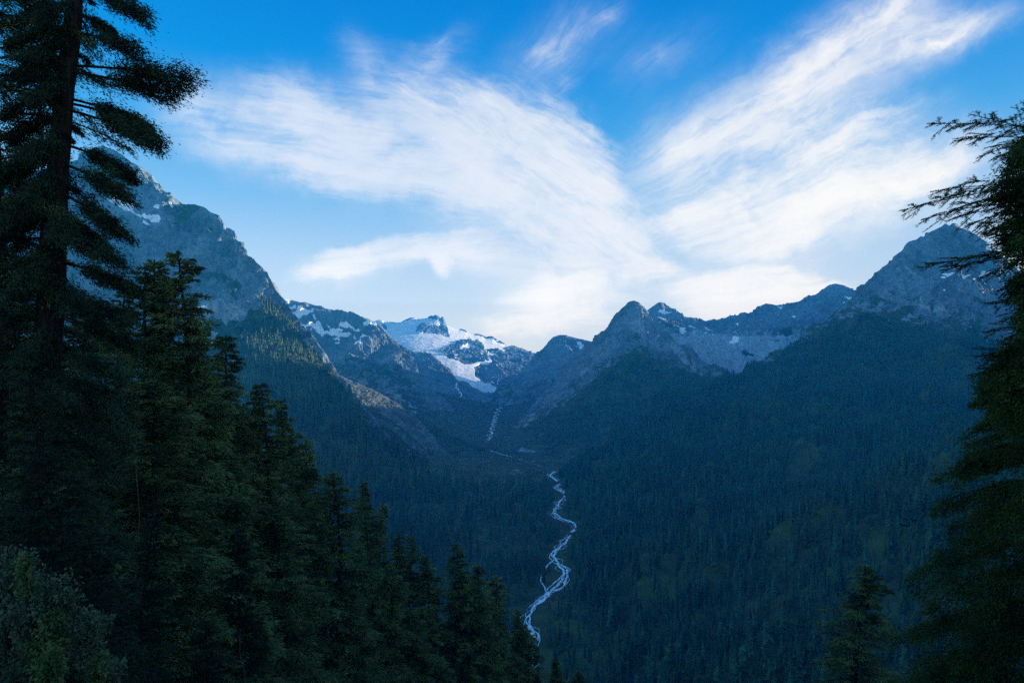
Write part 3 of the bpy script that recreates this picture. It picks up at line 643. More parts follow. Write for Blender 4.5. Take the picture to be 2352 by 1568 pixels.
# ---------------------------------------------------------------- distant forest
rng = np.random.default_rng(7)
def leaf_material(name, a, c, trans=0.0, scale=0.3, attr=None, rough=0.75):
    m, b, bs = mat_base(name, rough, 0.12)
    g = b.n('ShaderNodeNewGeometry')
    n = b.noise(g.outputs['Position'], scale, 3, 0.6)
    fac = b.rng(n, 0.3, 0.7)
    if name.startswith('far_needles'): fac = b.m('ADD', b.m('MULTIPLY', fac, 0.4), b.m('MULTIPLY', b.rng(b.noise(g.outputs['Position'], 0.0045, 5, 0.6, 1.0), 0.38, 0.62), 0.6))
    if attr: fac = b.m('ADD', b.m('MULTIPLY', fac, 0.5), b.m('MULTIPLY', b.n('ShaderNodeAttribute', attribute_name=attr).outputs['Fac'], 0.5))
    col = b.mix(fac, (*a, 1), (*c, 1))
    if not name.startswith('far_needles'):
        hv = b.n('ShaderNodeHueSaturation'); b.put(hv.inputs['Color'], col)
        b.put(hv.inputs['Value'], b.m('MULTIPLY_ADD', b.n('ShaderNodeObjectInfo').outputs['Random'], 0.5, 0.75)); col = hv.outputs[0]
    b.put(bs.inputs['Base Color'], col)
    if trans:
        tr = b.n('ShaderNodeBsdfTranslucent'); b.put(tr.inputs[0], col)
        mx = b.n('ShaderNodeMixShader'); mx.inputs[0].default_value = trans
        out = m.node_tree.nodes['Material Output']
        m.node_tree.links.new(bs.outputs[0], mx.inputs[1]); m.node_tree.links.new(tr.outputs[0], mx.inputs[2]); m.node_tree.links.new(mx.outputs[0], out.inputs[0])
    return m
FAR_LEAF = leaf_material('far_needles', (0.003, 0.016, 0.014), (0.078, 0.140, 0.068), 0.0, 0.02, 'tint')  # left wood: needle colour warmed to paint in the golden low sun
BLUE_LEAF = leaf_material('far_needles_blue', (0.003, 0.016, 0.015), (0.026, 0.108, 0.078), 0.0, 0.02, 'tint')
MID_LEAF = leaf_material('mid_needles', (0.005, 0.028, 0.022), (0.032, 0.100, 0.062), 0.0, 0.15)
bark, b_, bs_ = mat_base('bark', 0.95, 0.05)
bs_.inputs['Base Color'].default_value = (0.045, 0.038, 0.032, 1)

def far_tree(levels, sides, seed, fat):
    """unit-height conifer crown: stacked ragged skirts"""
    r = np.random.default_rng(seed)
    V, T = [], []
    lean = r.normal(0, .02, 2)
    for i in range(levels):
        f = i / levels
        z1 = 0.06 + 0.94 * (f + 1.75 / levels) if i < levels - 1 else 1.0
        z1 = min(z1, 1.0); z0 = 0.04 + 0.94 * f
        rad = fat * (1 - f) ** 0.8 * (0.85 + 0.3 * r.random()) + 0.012
        a = np.arange(sides) / sides * 2 * math.pi + r.random() * 6
        rr = rad * (0.55 + 0.65 * r.random(sides)) * np.where(np.arange(sides) % 2, 1.1, 0.72)
        zz = z0 + (r.random(sides) - .5) * 0.5 / levels
        k = len(V)
        cx, cy = lean * z0
        V += [(cx + rr[j] * math.cos(a[j]), cy + rr[j] * math.sin(a[j]), zz[j]) for j in range(sides)]
        V.append((lean[0] * z1, lean[1] * z1, z1))
        T += [(k + j, k + (j + 1) % sides, k + sides) for j in range(sides)]
    return np.array(V), np.array(T)

TPL_FAR = [far_tree(4, 5, s, 0.135) for s in range(8)]
TPL_NEAR = [far_tree(8, 7, 100 + s, (0.10, .12, .14)[s % 3]) for s in range(10)]

FG_MASK = [[(-50,-50),(300,-50),(440,190),(300,450),(430,640),(480,850),(600,890),(700,990),(780,1140),(900,1180),(1030,1250),(1130,1330),(1250,1450),(1350,1600),(-50,1600)],
           [(2400,250),(2240,600),(2210,900),(2190,1200),(2080,1480),(2060,1600),(2400,1600)]]
riv_v = np.array([p[1] for p in RIV[:22]])[::-1]; riv_u = np.array([p[0] for p in RIV[:22]])[::-1]
def scatter(key, mask, per, hfun, seed, vmax=1640, urange=(-120, 2480)):
    P, iu, iv, nb = SURF[key]
    r = np.random.default_rng(seed)
    Q = P[nb:]; U = iu[nb:]; V = iv[nb:]
    e1 = Q[1:, :-1] - Q[:-1, :-1]; e2 = Q[:-1, 1:] - Q[:-1, :-1]
    area = np.abs(np.cross(e1, e2)[..., 2])                     # plan area
    c_u = U[:-1, :-1]; c_v = V[:-1, :-1]
    w = area * mask(c_u, c_v) * ((c_u > urange[0]) & (c_u < urange[1]) & (c_v < vmax))
    n = int(w.sum() / per)
    pick = r.choice(w.size, n, p=(w / w.sum()).ravel())
    i, j = np.unravel_index(pick, w.shape)
    a, bb = r.random(n)[:, None], r.random(n)[:, None]
    pt = Q[i, j] + e1[i, j] * a + e2[i, j] * bb
    h = hfun(c_u[i, j], c_v[i, j]) * (0.40 + 0.80 * r.random(n) ** 1.1) * (1 + .22 * nfield(c_u[i, j], c_v[i, j], 34, 63))
    # the stream keeps a bare strip, and gaps where it can be seen between the trees
    dr = np.abs(pt[:, 0] - river_x(pt[:, 1]))
    keep = (dr > 17) | (pt[:, 1] > 4200)
    u = UC + pt[:, 0] / pt[:, 1] * F
    vb = VH - (pt[:, 2] - CZ) / pt[:, 1] * F; vt = VH - (pt[:, 2] + h - CZ) / pt[:, 1] * F
    hwpx = h * 0.14 / pt[:, 1] * F
    for f in (0, .25, .5, .75, .95):
        v = vb * (1 - f) + vt * f
        ur = np.interp(v, riv_v, riv_u)
        gap = ((v > 1213) & (v < 1240)) | (v < 1078) | (v > 1540)
        keep &= (np.abs(ur - u) > hwpx * (1 - f) + 6.5 / pt[:, 1] * F + 2) | gap
    return pt[keep], h[keep], u[keep], vb[keep], vt[keep]

def nfield(u, v, s, seed):
    return vn(np.stack([u / s, v / s, np.zeros_like(u)], -1), seed)
def a_forest(u, v):
    foot = np.interp(u, [x[0] for x in A_foot], [x[1] for x in A_foot])
    m = np.where(v > foot, 1.0, 0) * np.where(u < 560, np.where(v < 1000, 0.5, 0.15), 1)
    m = np.maximum(m, in_poly(u, v, [(590,688),(622,688),(655,735),(690,785),(720,820),(700,830),(640,790),(600,750)]) * 0.8)
    cl = in_poly(u, v, sv([(900,1180),(1010,1190),(1010,1330),(1110,1300),(1130,1400),(1060,1480),(930,1400)], *SB)) | in_poly(u, v, sv([(940,800),(1000,860),(1010,960),(940,930)], *SB))
    return m * np.where(cl, 0.25, 1) * (0.75 + 0.5 * nfield(u, v, 25, 3)) * (v < 1640)
def e_forest(u, v):
    a = np.interp(u, [1120,1180,1260,1330,1400,1455,1520,1600,1700], [1060,1040,1000,940,880,850,872,880,880])
    return np.clip((v - a + 14) / 30, 0, 1) * (0.8 + 0.4 * nfield(u, v, 20, 5)) * np.clip((u - 1190) / 160, 0.1, 1)
def g_forest(u, v):
    a = g_tree(u, v) + nfield(u + .5 * v, v * .3, 26, 8) * 34 + nfield(u, v, 9, 18) * 9
    gap = np.clip((nfield(u + .6 * v, v * .22, 24, 61) + .5 * nfield(u + .5 * v, v * .6, 9, 62) + .62) / .25, .10, 1)
    return np.clip((v - a + 10) / 22, 0.0, 1) * gap * np.where(u > 2300, .5, 1)
def b_forest(u, v):
    return in_poly(u, v, B_([(900,800),(1000,900),(1100,850),(1250,870),(1420,930),(1500,1050),(1250,1000),(1050,960)])) * (0.5 + 0.6 * nfield(u, v, 12, 9)).clip(0)
def s_forest(u, v):
    return np.where(polys(*S_scree)(u, v), 0.015, 1.0) * np.clip(0.35 + 1.1 * nfield(u, v, 22, 10), 0.05, 1) * np.where(v < 1000, .4, 1)
def v_forest(u, v):
    return np.clip((v - 1075) / 60, 0.04, 1) * (0.7 + 0.5 * nfield(u, v, 22, 11)).clip(0.02)
groups = [('mountain', a_forest, 75, lambda u, v: np.where(v < 900, 25, 30), 21, 'left'), ('mountain.005', e_forest, 75, lambda u, v: 20 + 0 * u, 22, 'spur'),
          ('mountain.007', g_forest, 56, lambda u, v: np.where(v < 900, 20, 25), 23, 'right'), ('mountain.001', b_forest, 220, lambda u, v: 15 + 0 * u, 24, 'left'),
          ('scree_slope', s_forest, 130, lambda u, v: 13 + 0 * u, 25, 'left'), ('valley', v_forest, 110, lambda u, v: np.where(v < 1110, 10, 26), 26, 'floor')]
pool = {}
for key, mk, per, hf, sd_, side in groups:
    r_ = scatter(key, mk, per, hf, sd_)
    pool.setdefault(side, []).append(np.concatenate([r_[0], r_[1][:, None], r_[2][:, None], r_[3][:, None], r_[4][:, None]], 1))
pool = {k: np.concatenate(v) for k, v in pool.items()}

def stamp(name, rows, templates, mat, label, seed):
    """many distant crowns as one wood"""
    r = np.random.default_rng(seed)
    VV, FF, TT, k0 = [], [], [], 0
    which = r.integers(0, len(templates), len(rows))
    for t, (V, T) in enumerate(templates):
        q = rows[which == t]; n = len(q)
        if not n: continue
        a = r.random(n) * 6.283; ca, sa = np.cos(a)[:, None], np.sin(a)[:, None]
        h = q[:, 3:4]; wv = h * (0.62 + 0.75 * r.random(n)[:, None] ** 1.3)
        x = (V[None, :, 0] * ca - V[None, :, 1] * sa) * wv + q[:, 0:1]
        y = (V[None, :, 0] * sa + V[None, :, 1] * ca) * wv + q[:, 1:2]
        z = V[None, :, 2] * h + q[:, 2:3] - 1.0
        VV.append(np.stack([x, y, z], -1).reshape(-1, 3))
        FF.append((T[None] + (k0 + np.arange(n) * len(V))[:, None, None]).reshape(-1, 3)); k0 += n * len(V)
        TT.append(np.repeat(np.clip(r.normal(.5, .34, n), 0, 1), len(V)))
    me = mesh_from(name, np.concatenate(VV), np.concatenate(FF), mat, False, {'tint': np.concatenate(TT)})
    return tag(obj(name, me), label, 'forest', kind='stuff')

# the largest-looking trees of the valley stand as trees of their own
ALL = np.concatenate([np.concatenate([v, np.full((len(v), 1), i)], 1) for i, v in enumerate(pool.values())])
names = list(pool)
px = ALL[:, 5] - ALL[:, 6]
vis = (ALL[:, 6] < 1545) & (ALL[:, 4] > 0) & (ALL[:, 4] < 2352)
for pmask in FG_MASK: vis &= ~in_poly(ALL[:, 4], ALL[:, 6], pmask)
order = np.argsort(-px * vis)
OWN = order[:N_OWN]
own_mask = np.zeros(len(ALL), bool); own_mask[OWN] = True
LBL = {'left': ('wooded slope left of the stream', 'conifers of the left valley slope'), 'right': ('dense wooded slope right of the stream', 'conifers of the right valley slope'),
       'floor': ('valley floor beside the stream', 'conifers on the valley floor'), 'spur': ('wooded spur under the pointed peak', 'conifers of the pointed spur')}
FOREST_LABEL = {'left': 'unbroken dark conifer wood covering the left valley slope', 'right': 'dense blue-green conifer wood covering the right mountain side', 'floor': 'conifer wood and brush along the valley floor', 'spur': 'conifer wood on the skirt of the pointed peak'}
for i, s in enumerate(names):
    q = ALL[(ALL[:, 7] == i) & ~own_mask]
    near = q[:, 1] < 1500
    rowsn, rowsf = q[near], q[~near]
    # one wood: nearer crowns ragged, farther ones simpler
    r = np.random.default_rng(300 + i)
    parts = []
    for rows_, tp in ((rowsn, TPL_NEAR), (rowsf, TPL_FAR)):
        if len(rows_): parts.append((rows_, tp))
    if len(parts) == 2:
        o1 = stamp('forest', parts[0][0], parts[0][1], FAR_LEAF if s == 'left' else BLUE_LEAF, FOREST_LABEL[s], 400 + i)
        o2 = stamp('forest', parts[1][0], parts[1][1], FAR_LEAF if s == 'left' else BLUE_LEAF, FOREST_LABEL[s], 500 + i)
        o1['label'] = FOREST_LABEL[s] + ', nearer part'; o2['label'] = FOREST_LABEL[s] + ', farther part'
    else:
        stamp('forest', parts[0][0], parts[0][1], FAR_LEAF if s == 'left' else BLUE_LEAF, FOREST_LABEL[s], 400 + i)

def mid_tree(seed):
    V, T = far_tree(13, 9, seed, 0.115 + 0.03 * (seed % 3))
    crown = mesh_from('crown', V, T, MID_LEAF)
    n = 6; a = np.arange(n) / n * 6.283
    tv = [(0.012 * (1 - z) * math.cos(t), 0.012 * (1 - z) * math.sin(t), z - 0.04) for z in (0, 0.97) for t in a]
    tf = [(i, (i + 1) % n, n + (i + 1) % n, n + i) for i in range(n)]
    return crown, mesh_from('trunk', np.array(tv), np.array(tf), bark)
MIDS = [mid_tree(900 + s) for s in range(8)]
r = np.random.default_rng(5)
for k in OWN:
    x, y, z, h = ALL[k, :4]
    s = names[int(ALL[k, 7])]
    o = empty('conifer', (x, y, z - 0.5), r.random() * 6.283)
    wv = h * (0.85 + 0.4 * r.random()); o.scale = (wv, wv, h)
    tag(o, 'tall dark conifer among many alike on the ' + LBL[s][0], 'conifer', LBL[s][1])
    c, t = MIDS[r.integers(0, len(MIDS))]
    obj('crown', c, o); obj('trunk', t, o)
print('forest', {k: len(v) for k, v in pool.items()}, 'own range', ALL[OWN, 1].min(), ALL[OWN, 1].max())

# grey dead trunks that stand out of the wood on the left slope
def snag_mesh(seed, h, rad, mat, stubs=14, name='trunk'):
    r = np.random.default_rng(seed); bm = MeshAcc()
    pts = np.array([[r.normal(0, .1) * (i > 0), r.normal(0, .1) * (i > 0), h * i / 7] for i in range(8)])
    bm.tube(pts, np.linspace(rad, rad * .25, 8), 6)
    for _ in range(stubs):
        z = h * (0.25 + .73 * r.random()); a = r.random() * 6.283; L = (0.05 + .06 * r.random()) * h * (1.1 - z / h)
        p0 = np.array([0, 0, z]); d = np.array([math.cos(a), math.sin(a), -0.35 + .5 * r.random()])
        bm.tube(np.array([p0, p0 + d * L * .5, p0 + d * L + [0, 0, -.1 * L]]), [rad * .22, rad * .15, rad * .05], 4)
    return bm.mesh(name, mat)
# ---------------------------------------------------------------- the near hillside
def hill_z(x, y):
    z = CZ - 1.75 - np.maximum(y - 1.5, 0) * 0.60 + np.clip(-x - 4, 0, 60) * 0.10 + np.clip(x - 6, 0, 60) * 0.05
    return np.where(y < 1.5, CZ - 1.75 + (1.5 - y) * 0.12, z)
gx = np.concatenate([np.linspace(-320, -41, 40), np.linspace(-40, 40, 80), np.linspace(41, 320, 40)])
gy = np.concatenate([np.linspace(-60, -1, 20), np.linspace(0, 60, 80), np.linspace(62, 480, 90)])
GY, GX = np.meshgrid(gy, gx, indexing='ij')
GZ = hill_z(GX, GY)
GZ = GZ + np.clip((GY - 3) / 10, 0, 1) * (fbm(np.stack([GX / 14, GY / 14, 0 * GX], -1), 4, seed=201) * 1.4) + fbm(np.stack([GX / 1.5, GY / 1.5, 0 * GX], -1), 3, seed=205) * 0.08
soil, b, bs = mat_base('forest_floor', 0.95, 0.05)
pos = b.n('ShaderNodeNewGeometry').outputs['Position']
n1 = b.noise(pos, 0.35, 6, 0.7)
b.put(bs.inputs['Base Color'], b.ramp(n1, [(0.35, (0.02, 0.016, 0.010)), (0.5, (0.018, 0.032, 0.010)), (0.66, (0.045, 0.06, 0.02))]))
bp = b.n('ShaderNodeBump'); bp.inputs['Strength'].default_value = 0.7; bp.inputs['Distance'].default_value = 0.2
b.put(bp.inputs['Height'], b.noise(pos, 3.0, 6, 0.7)); b.put(bs.inputs['Normal'], bp.outputs[0])
idx = np.arange(GX.size).reshape(GX.shape)
tag(obj('hillside', mesh_from('hillside', np.stack([GX, GY, GZ], -1).reshape(-1, 3), np.stack([idx[:-1, :-1], idx[:-1, 1:], idx[1:, 1:], idx[1:, :-1]], -1).reshape(-1, 4), soil, True)),
    'steep mossy hillside falling away below the conifers', 'hillside', kind='structure')

# ---------------------------------------------------------------- near conifers
NEAR_BARK, b, bs = mat_base('fissured_bark', 0.95, 0.05)
tc = b.n('ShaderNodeTexCoord').outputs['Object']
n1 = b.noise(b.mapping(tc, sc=(1, 1, 0.18)), 9.0, 5, 0.7, 0.5)
b.put(bs.inputs['Base Color'], b.ramp(n1, [(0.36, (0.006, 0.006, 0.006)), (0.62, (0.034, 0.031, 0.029))]))
bp = b.n('ShaderNodeBump'); bp.inputs['Strength'].default_value = 0.8; bp.inputs['Distance'].default_value = 0.06
b.put(bp.inputs['Height'], n1); b.put(bs.inputs['Normal'], bp.outputs[0])
PALE_WOOD, b, bs = mat_base('weathered_wood', 0.9, 0.05)
n1 = b.noise(b.mapping(b.n('ShaderNodeTexCoord').outputs['Object'], sc=(1, 1, 0.15)), 4.0, 5, 0.7)
b.put(bs.inputs['Base Color'], b.ramp(n1, [(0.35, (0.03, 0.03, 0.03)), (0.65, (0.12, 0.12, 0.12))]))
NEEDLE = leaf_material('dark_needles', (0.004, 0.014, 0.009), (0.024, 0.052, 0.028), 0.06, 1.1)
MOSSY = leaf_material('mossy_needles', (0.012, 0.034, 0.014), (0.150, 0.230, 0.085), 0.15, 0.55)
HEMLOCK = leaf_material('hemlock_needles', (0.006, 0.022, 0.008), (0.040, 0.086, 0.020), 0.25, 2.2)

def norm(a): return a / (np.linalg.norm(a, axis=-1, keepdims=True) + 1e-9)
def bez(p0, p1, p2, t):
    t = np.asarray(t)[:, None]
    return p0 * (1 - t) ** 2 + 2 * p1 * t * (1 - t) + p2 * t * t

def bough(leaf, wood, p0, p1, p2, r, n, spread, bl, bw, hang=0.35, wr=0.03, t0=0.12, thick=0.12):
    """one limb with side sprays that flatten outwards and hang a little"""
    L = np.linalg.norm(p2 - p0)
    if wood is not None: wood.tube(bez(p0, p1, p2, np.linspace(0, 1, 6)), np.linspace(wr, wr * .25, 6), 4)
    t = t0 + (1 - t0) * r.random(n) ** 0.85
    B = bez(p0, p1, p2, t)
    d = norm(bez(p0, p1, p2, np.clip(t + .03, 0, 1.03)) - bez(p0, p1, p2, t - .03))
    side = norm(np.cross(d, np.array([0, 0, 1.0]) + r.normal(0, .12, (n, 3))))
    sg = np.where(r.random(n) < .5, -1.0, 1.0)[:, None]
    reach = (spread * np.sqrt(np.clip(1.08 - t, 0, 1)) * np.minimum(1, t * 2.5 + .25))[:, None]
    lo = reach * r.random((n, 1))
    lump = 0.6 + 0.4 * np.sin(t * L * 7.0 + r.random() * 6)[:, None]            # sprays bunch along the limb
    lo = lo * lump
    P = B + side * sg * lo + d * lo * 0.55 + np.array([0, 0, -1.0]) * (lo * hang * (0.3 + r.random((n, 1)))) + r.normal(0, 1, (n, 3)) * thick * L * 0.10
    D = d * (0.7 + .5 * r.random((n, 1))) + side * sg * (0.9 * r.random((n, 1))) + np.array([0, 0, 1.0]) * (r.normal(0.05, .4, (n, 1)) - hang * r.random((n, 1))) + r.normal(0, .22, (n, 3))
    leaf.blades(P, D, bl * (0.6 + .7 * r.random(n)), bw * (0.7 + .6 * r.random(n)), r)

def conifer(seed, H, Rm, blunt=0.7, droop=0.35, up=0.15, base=0.08, per=16, bl=0.5, bw=0.15, gap=0.25, whorl=0.42, nb=5, dead=6, thin=1.0):
    r = np.random.default_rng(seed)
    leaf, wood = MeshAcc(), MeshAcc()
    wob = lambda z: np.stack([0.02 * H * np.sin(z / H * 5 + seed), 0.015 * H * np.cos(z / H * 4 + seed * 2), z], -1) * np.array([1, 1, 1])
    zz = np.linspace(0, H, 14)
    c = wob(zz) - wob(np.zeros(1)) * np.array([1, 1, 0])
    wood.tube(c, np.interp(zz / H, [0, .04, 1], [H * .0165, H * .0125, H * .0012]), 8)
    z = H * base
    while z < H * 0.995:
        f = (z / H - base) / (1 - base)
        for k in range(nb):
            a = r.random() * 6.283
            prof = (1 - f) ** blunt * (0.55 + 0.45 * min(1, f * 5 + .3)) * (0.80 + 0.32 * math.sin(a * 2 + z * 0.9 + seed))
            L = Rm * prof * (0.55 + .6 * r.random()) + 0.25
            if r.random() < gap: L *= 0.45
            p0 = np.array([np.interp(z, zz, c[:, 0]), np.interp(z, zz, c[:, 1]), z + r.normal(0, .12)])
            u_ = up + 0.35 * f + r.normal(0, .08); dr = droop * (1.15 - .6 * f)
            dv = np.array([math.cos(a), math.sin(a), 0])
            p1 = p0 + dv * L * .5 + np.array([0, 0, L * u_ * .6]); p2 = p0 + dv * L + np.array([0, 0, L * (u_ - dr)])
            n = max(4, int(L * per * (1.0 + .4 * f)))
            bough(leaf, wood, p0, p1, p2, r, n, 0.42 * L * thin + .12, bl, bw, hang=0.45, wr=0.012 + .009 * L)
        z += whorl * (0.75 + .5 * r.random()) * (0.6 + 0.6 * (1 - f))
    for _ in range(dead):                                   # bare grey twigs low on the stem
        z = H * (0.05 + .5 * r.random()); a = r.random() * 6.283; L = Rm * (.4 + .6 * r.random())
        p0 = np.array([np.interp(z, zz, c[:, 0]), np.interp(z, zz, c[:, 1]), z]); dv = np.array([math.cos(a), math.sin(a), -.25])
        wood.tube(bez(p0, p0 + dv * L * .5, p0 + dv * L + [0, 0, -.3 * L], np.linspace(0, 1, 5)), np.linspace(.03, .008, 5), 4)
    return leaf, wood

def proto(kind, leafmat, seed, **kw):
    l, w_ = conifer(seed, **kw)
    return (l.mesh('crown', leafmat), w_.mesh('trunk', NEAR_BARK), kw['H'], kw['Rm'])
OLD = [proto('old', MOSSY, 11 + i * 7, H=34, Rm=4.6, blunt=(.55, .7, .62, .8, .5, .66)[i], droop=(.5, .38, .6, .42, .52, .35)[i], up=.12, base=.10, per=62, bl=.27, bw=.065, whorl=.50, nb=6, gap=(.22, .3, .25, .35, .28, .2)[i]) for i in range(6)]
YOUNG = [proto('young', NEEDLE, 71 + i * 5, H=13, Rm=2.5, blunt=.85, droop=.22, up=.10, base=.04, per=80, bl=.17, bw=.036, whorl=.30, nb=6, gap=.15, dead=3) for i in range(3)]

def plant(pr, u, v, d, Rr, name, label, group=None, cat='conifer', rz=None, lean=(0, 0)):
    top = W(u, v, d)
    g = float(hill_z(top[0], top[1]))
    H = top[2] - g + 0.6
    if pr in OLD: Rr *= 1.38
    cm, tm, H0, R0 = pr
    o = empty(name, (top[0], top[1], g - .6), rz if rz is not None else (u * 0.37 + v) % 6.28)
    o.scale = (Rr / R0, Rr / R0, H / H0); o.rotation_euler[0], o.rotation_euler[1] = lean
    tag(o, label, cat, group)
    obj('crown', cm, o); obj('trunk', tm, o)
    return o

SH = 'conifers packed in the shade of the near left hillside'
SHL = 'dark conifer lost among its neighbours in the shadowed stand on the near left hillside'
ED = 'old conifers along the lower edge of the left stand'
EDL = 'old shaggy conifer in the descending edge of the left stand above the stream'
T = [  # crown top bearing / elevation / distance, crown radius, build, label or None for the shared ones
 (372,560,42,3.7,OLD[0],'old conifer with a ragged flat-topped crown against the snow-streaked rock peak',None),
 (300,655,47,3.6,OLD[3],None,SH), (440,735,50,3.4,OLD[1],'shaggy conifer with long drooping side branches, right of the flat-topped one',None), (475,830,54,3.2,OLD[2],None,SH),
 (575,884,60,4.0,OLD[4],'conifer with a bent bushy top standing clear against the wooded spur',None), (640,940,64,4.0,OLD[0],'conifer with a lopsided top just right of the bent-topped one',None), (520,955,56,4.2,OLD[5],None,SH), (690,1010,72,3.8,OLD[2],None,SH),
 (742,1086,69,4.6,OLD[4],'broad moss-hung conifer with a rounded crown, left of the pale dead trunk',None),
 (828,1106,88,4.2,OLD[1],'tall narrow conifer with the highest tip right of the pale dead trunk',None), (886,1160,93,4.0,OLD[3],'pointed conifer just right of and lower than the tall narrow one',None), (930,1228,100,3.9,OLD[5],None,ED),
 (1032,1250,101,4.0,OLD[0],'conifer with a blunt leaning tip, halfway down the descending edge of the left stand',None), (1086,1288,99,4.6,OLD[2],'wide-spreading conifer with stepped branches near the middle of the stand edge',None), (1132,1332,104,4.2,OLD[4],None,ED), (985,1300,104,3.8,OLD[1],None,ED),
 (1168,1398,109,4.0,OLD[3],None,ED), (1205,1440,113,3.4,OLD[5],None,ED), (1242,1458,113,3.2,OLD[0],'slim conifer whose tip touches the foot of the white stream',None), (1298,1510,117,3.6,OLD[2],'low round-topped conifer at the bottom edge right of the stream foot',None), (1345,1550,119,3.4,OLD[4],None,ED),
 (1100,1400,97,4.0,OLD[5],None,ED), (1010,1385,90,4.0,OLD[3],None,ED), (935,1400,85,3.8,OLD[0],None,ED), (1060,1480,92,3.9,OLD[1],None,ED), (1155,1500,99,3.8,OLD[2],None,ED), (860,1300,82,3.6,OLD[4],None,ED), (1230,1545,105,3.4,OLD[1],None,ED),
 (245,700,39,4.2,OLD[2],None,SH), (150,800,37,4.4,OLD[5],None,SH), (40,650,34,4.5,OLD[1],None,SH), (420,900,41,4.2,OLD[3],None,SH), (300,880,36,4.2,OLD[4],None,SH), (200,1000,42,4.2,OLD[0],None,SH), (480,1050,47,4.3,OLD[2],None,SH), (610,1090,57,4.4,OLD[5],None,SH), (560,1240,50,4.0,OLD[1],None,SH),
 (680,1210,62,4.2,OLD[3],None,SH), (775,1340,68,3.8,OLD[0],None,SH), (700,1400,54,3.8,OLD[4],None,SH), (850,1450,72,3.8,OLD[2],None,SH), (600,1430,46,3.6,OLD[5],None,SH), (-60,880,30,4.4,OLD[3],None,SH), (90,1050,33,3.6,OLD[4],None,SH), (420,1240,38,3.4,OLD[0],None,SH),
 (432,690,52,4.0,OLD[3],None,SH), (458,765,55,4.0,OLD[0],None,SH), (500,872,58,4.2,OLD[5],None,SH), (540,925,62,4.2,OLD[2],None,SH), (608,915,67,3.8,OLD[3],None,SH), (668,985,71,4.2,OLD[1],None,SH), (712,1045,75,4.2,OLD[5],None,SH), (400,620,46,3.8,OLD[4],None,SH), (772,1128,80,3.6,OLD[3],None,ED), (335,585,44,3.6,OLD[5],None,SH),
 (855,1190,95,4.0,OLD[2],None,ED), (905,1225,97,4.0,OLD[1],None,ED), (960,1275,99,4.2,OLD[4],None,ED), (1058,1310,102,4.2,OLD[3],None,ED), (1112,1350,103,4.2,OLD[0],None,ED), (1145,1385,106,4.0,OLD[1],None,ED), (1188,1430,110,3.8,OLD[4],None,ED), (1268,1505,114,3.6,OLD[3],None,ED), (1320,1545,117,3.6,OLD[5],None,ED), (820,1260,84,4.0,OLD[5],None,ED),
 (352,1190,30,2.6,YOUNG[0],'young fir with fine level tiers in the dark lower left',None), (525,1215,41,2.9,YOUNG[1],'young fir with a slender spire right of the finest-tiered young fir',None), (95,850,19.5,3.0,YOUNG[2],'young fir standing before the thick trunk at the left edge',None), (205,1240,25,2.2,YOUNG[1],None,SH), (470,1420,30,2.3,YOUNG[2],None,SH),
]
SMALLER = (1990,1308,62,4.4,OLD[2],'lone conical conifer at the bottom right in front of the far forest',None)
for (u, v, d, Rr, pr, lb, gp) in T:
    if gp == SH: lb = SHL
    if gp == ED: lb = EDL
    plant(pr, u, v, d, Rr, 'fir_tree' if pr in YOUNG else 'conifer', lb, gp, lean=(random.Random(u).uniform(-.03, .03), random.Random(v).uniform(-.03, .03)))
plant(SMALLER[4], *SMALLER[:4], 'conifer', SMALLER[5], None)

# dead trunks in the stand
for i, (u, v, vb, d, rad, lb) in enumerate([(779, 1170, 1500, 76, .16, 'pale dead trunk standing between the mossy broad conifer and the tall narrow one'), (799, 1195, 1480, 84, .11, 'thin grey dead stem just right of the pale dead trunk'), (318, 940, 1500, 31, .045, 'thin grey bare stem with level twigs in the dark left stand'), (24, 720, 1300, 24, .035, 'slender pale stem at the left edge of the stand'),
                                            (560, 1440, 1600, 36, .06, 'short thin grey dead stem low in the dark left stand')]):
    p = W(u, v, d); g = float(hill_z(p[0], p[1])); h = p[2] - g
    o = empty('dead_tree', (p[0], p[1], g - .3), i * 1.3); tag(o, lb, 'dead tree')
    obj('trunk', snag_mesh(700 + i, h + .3, rad, PALE_WOOD, 26), o)
for i, (u, v, vb, d) in enumerate([(546, 893, 925, 1500), (700, 1005, 1050, 1450), (705, 1165, 1200, 1350), (640, 900, 930, 1600), (810, 1120, 1160, 1300), (930, 1180, 1215, 1150), (890, 1120, 1150, 1260)]):
    p = W(u, vb, d); h = (vb - v) / F * d
    o = empty('dead_tree', p, i); tag(o, 'thin pale dead trunk rising out of the wood on the left valley slope', 'dead tree', 'dead trunks on the left valley slope')
    obj('trunk', snag_mesh(730 + i, h, .45, PALE_WOOD, 8), o)

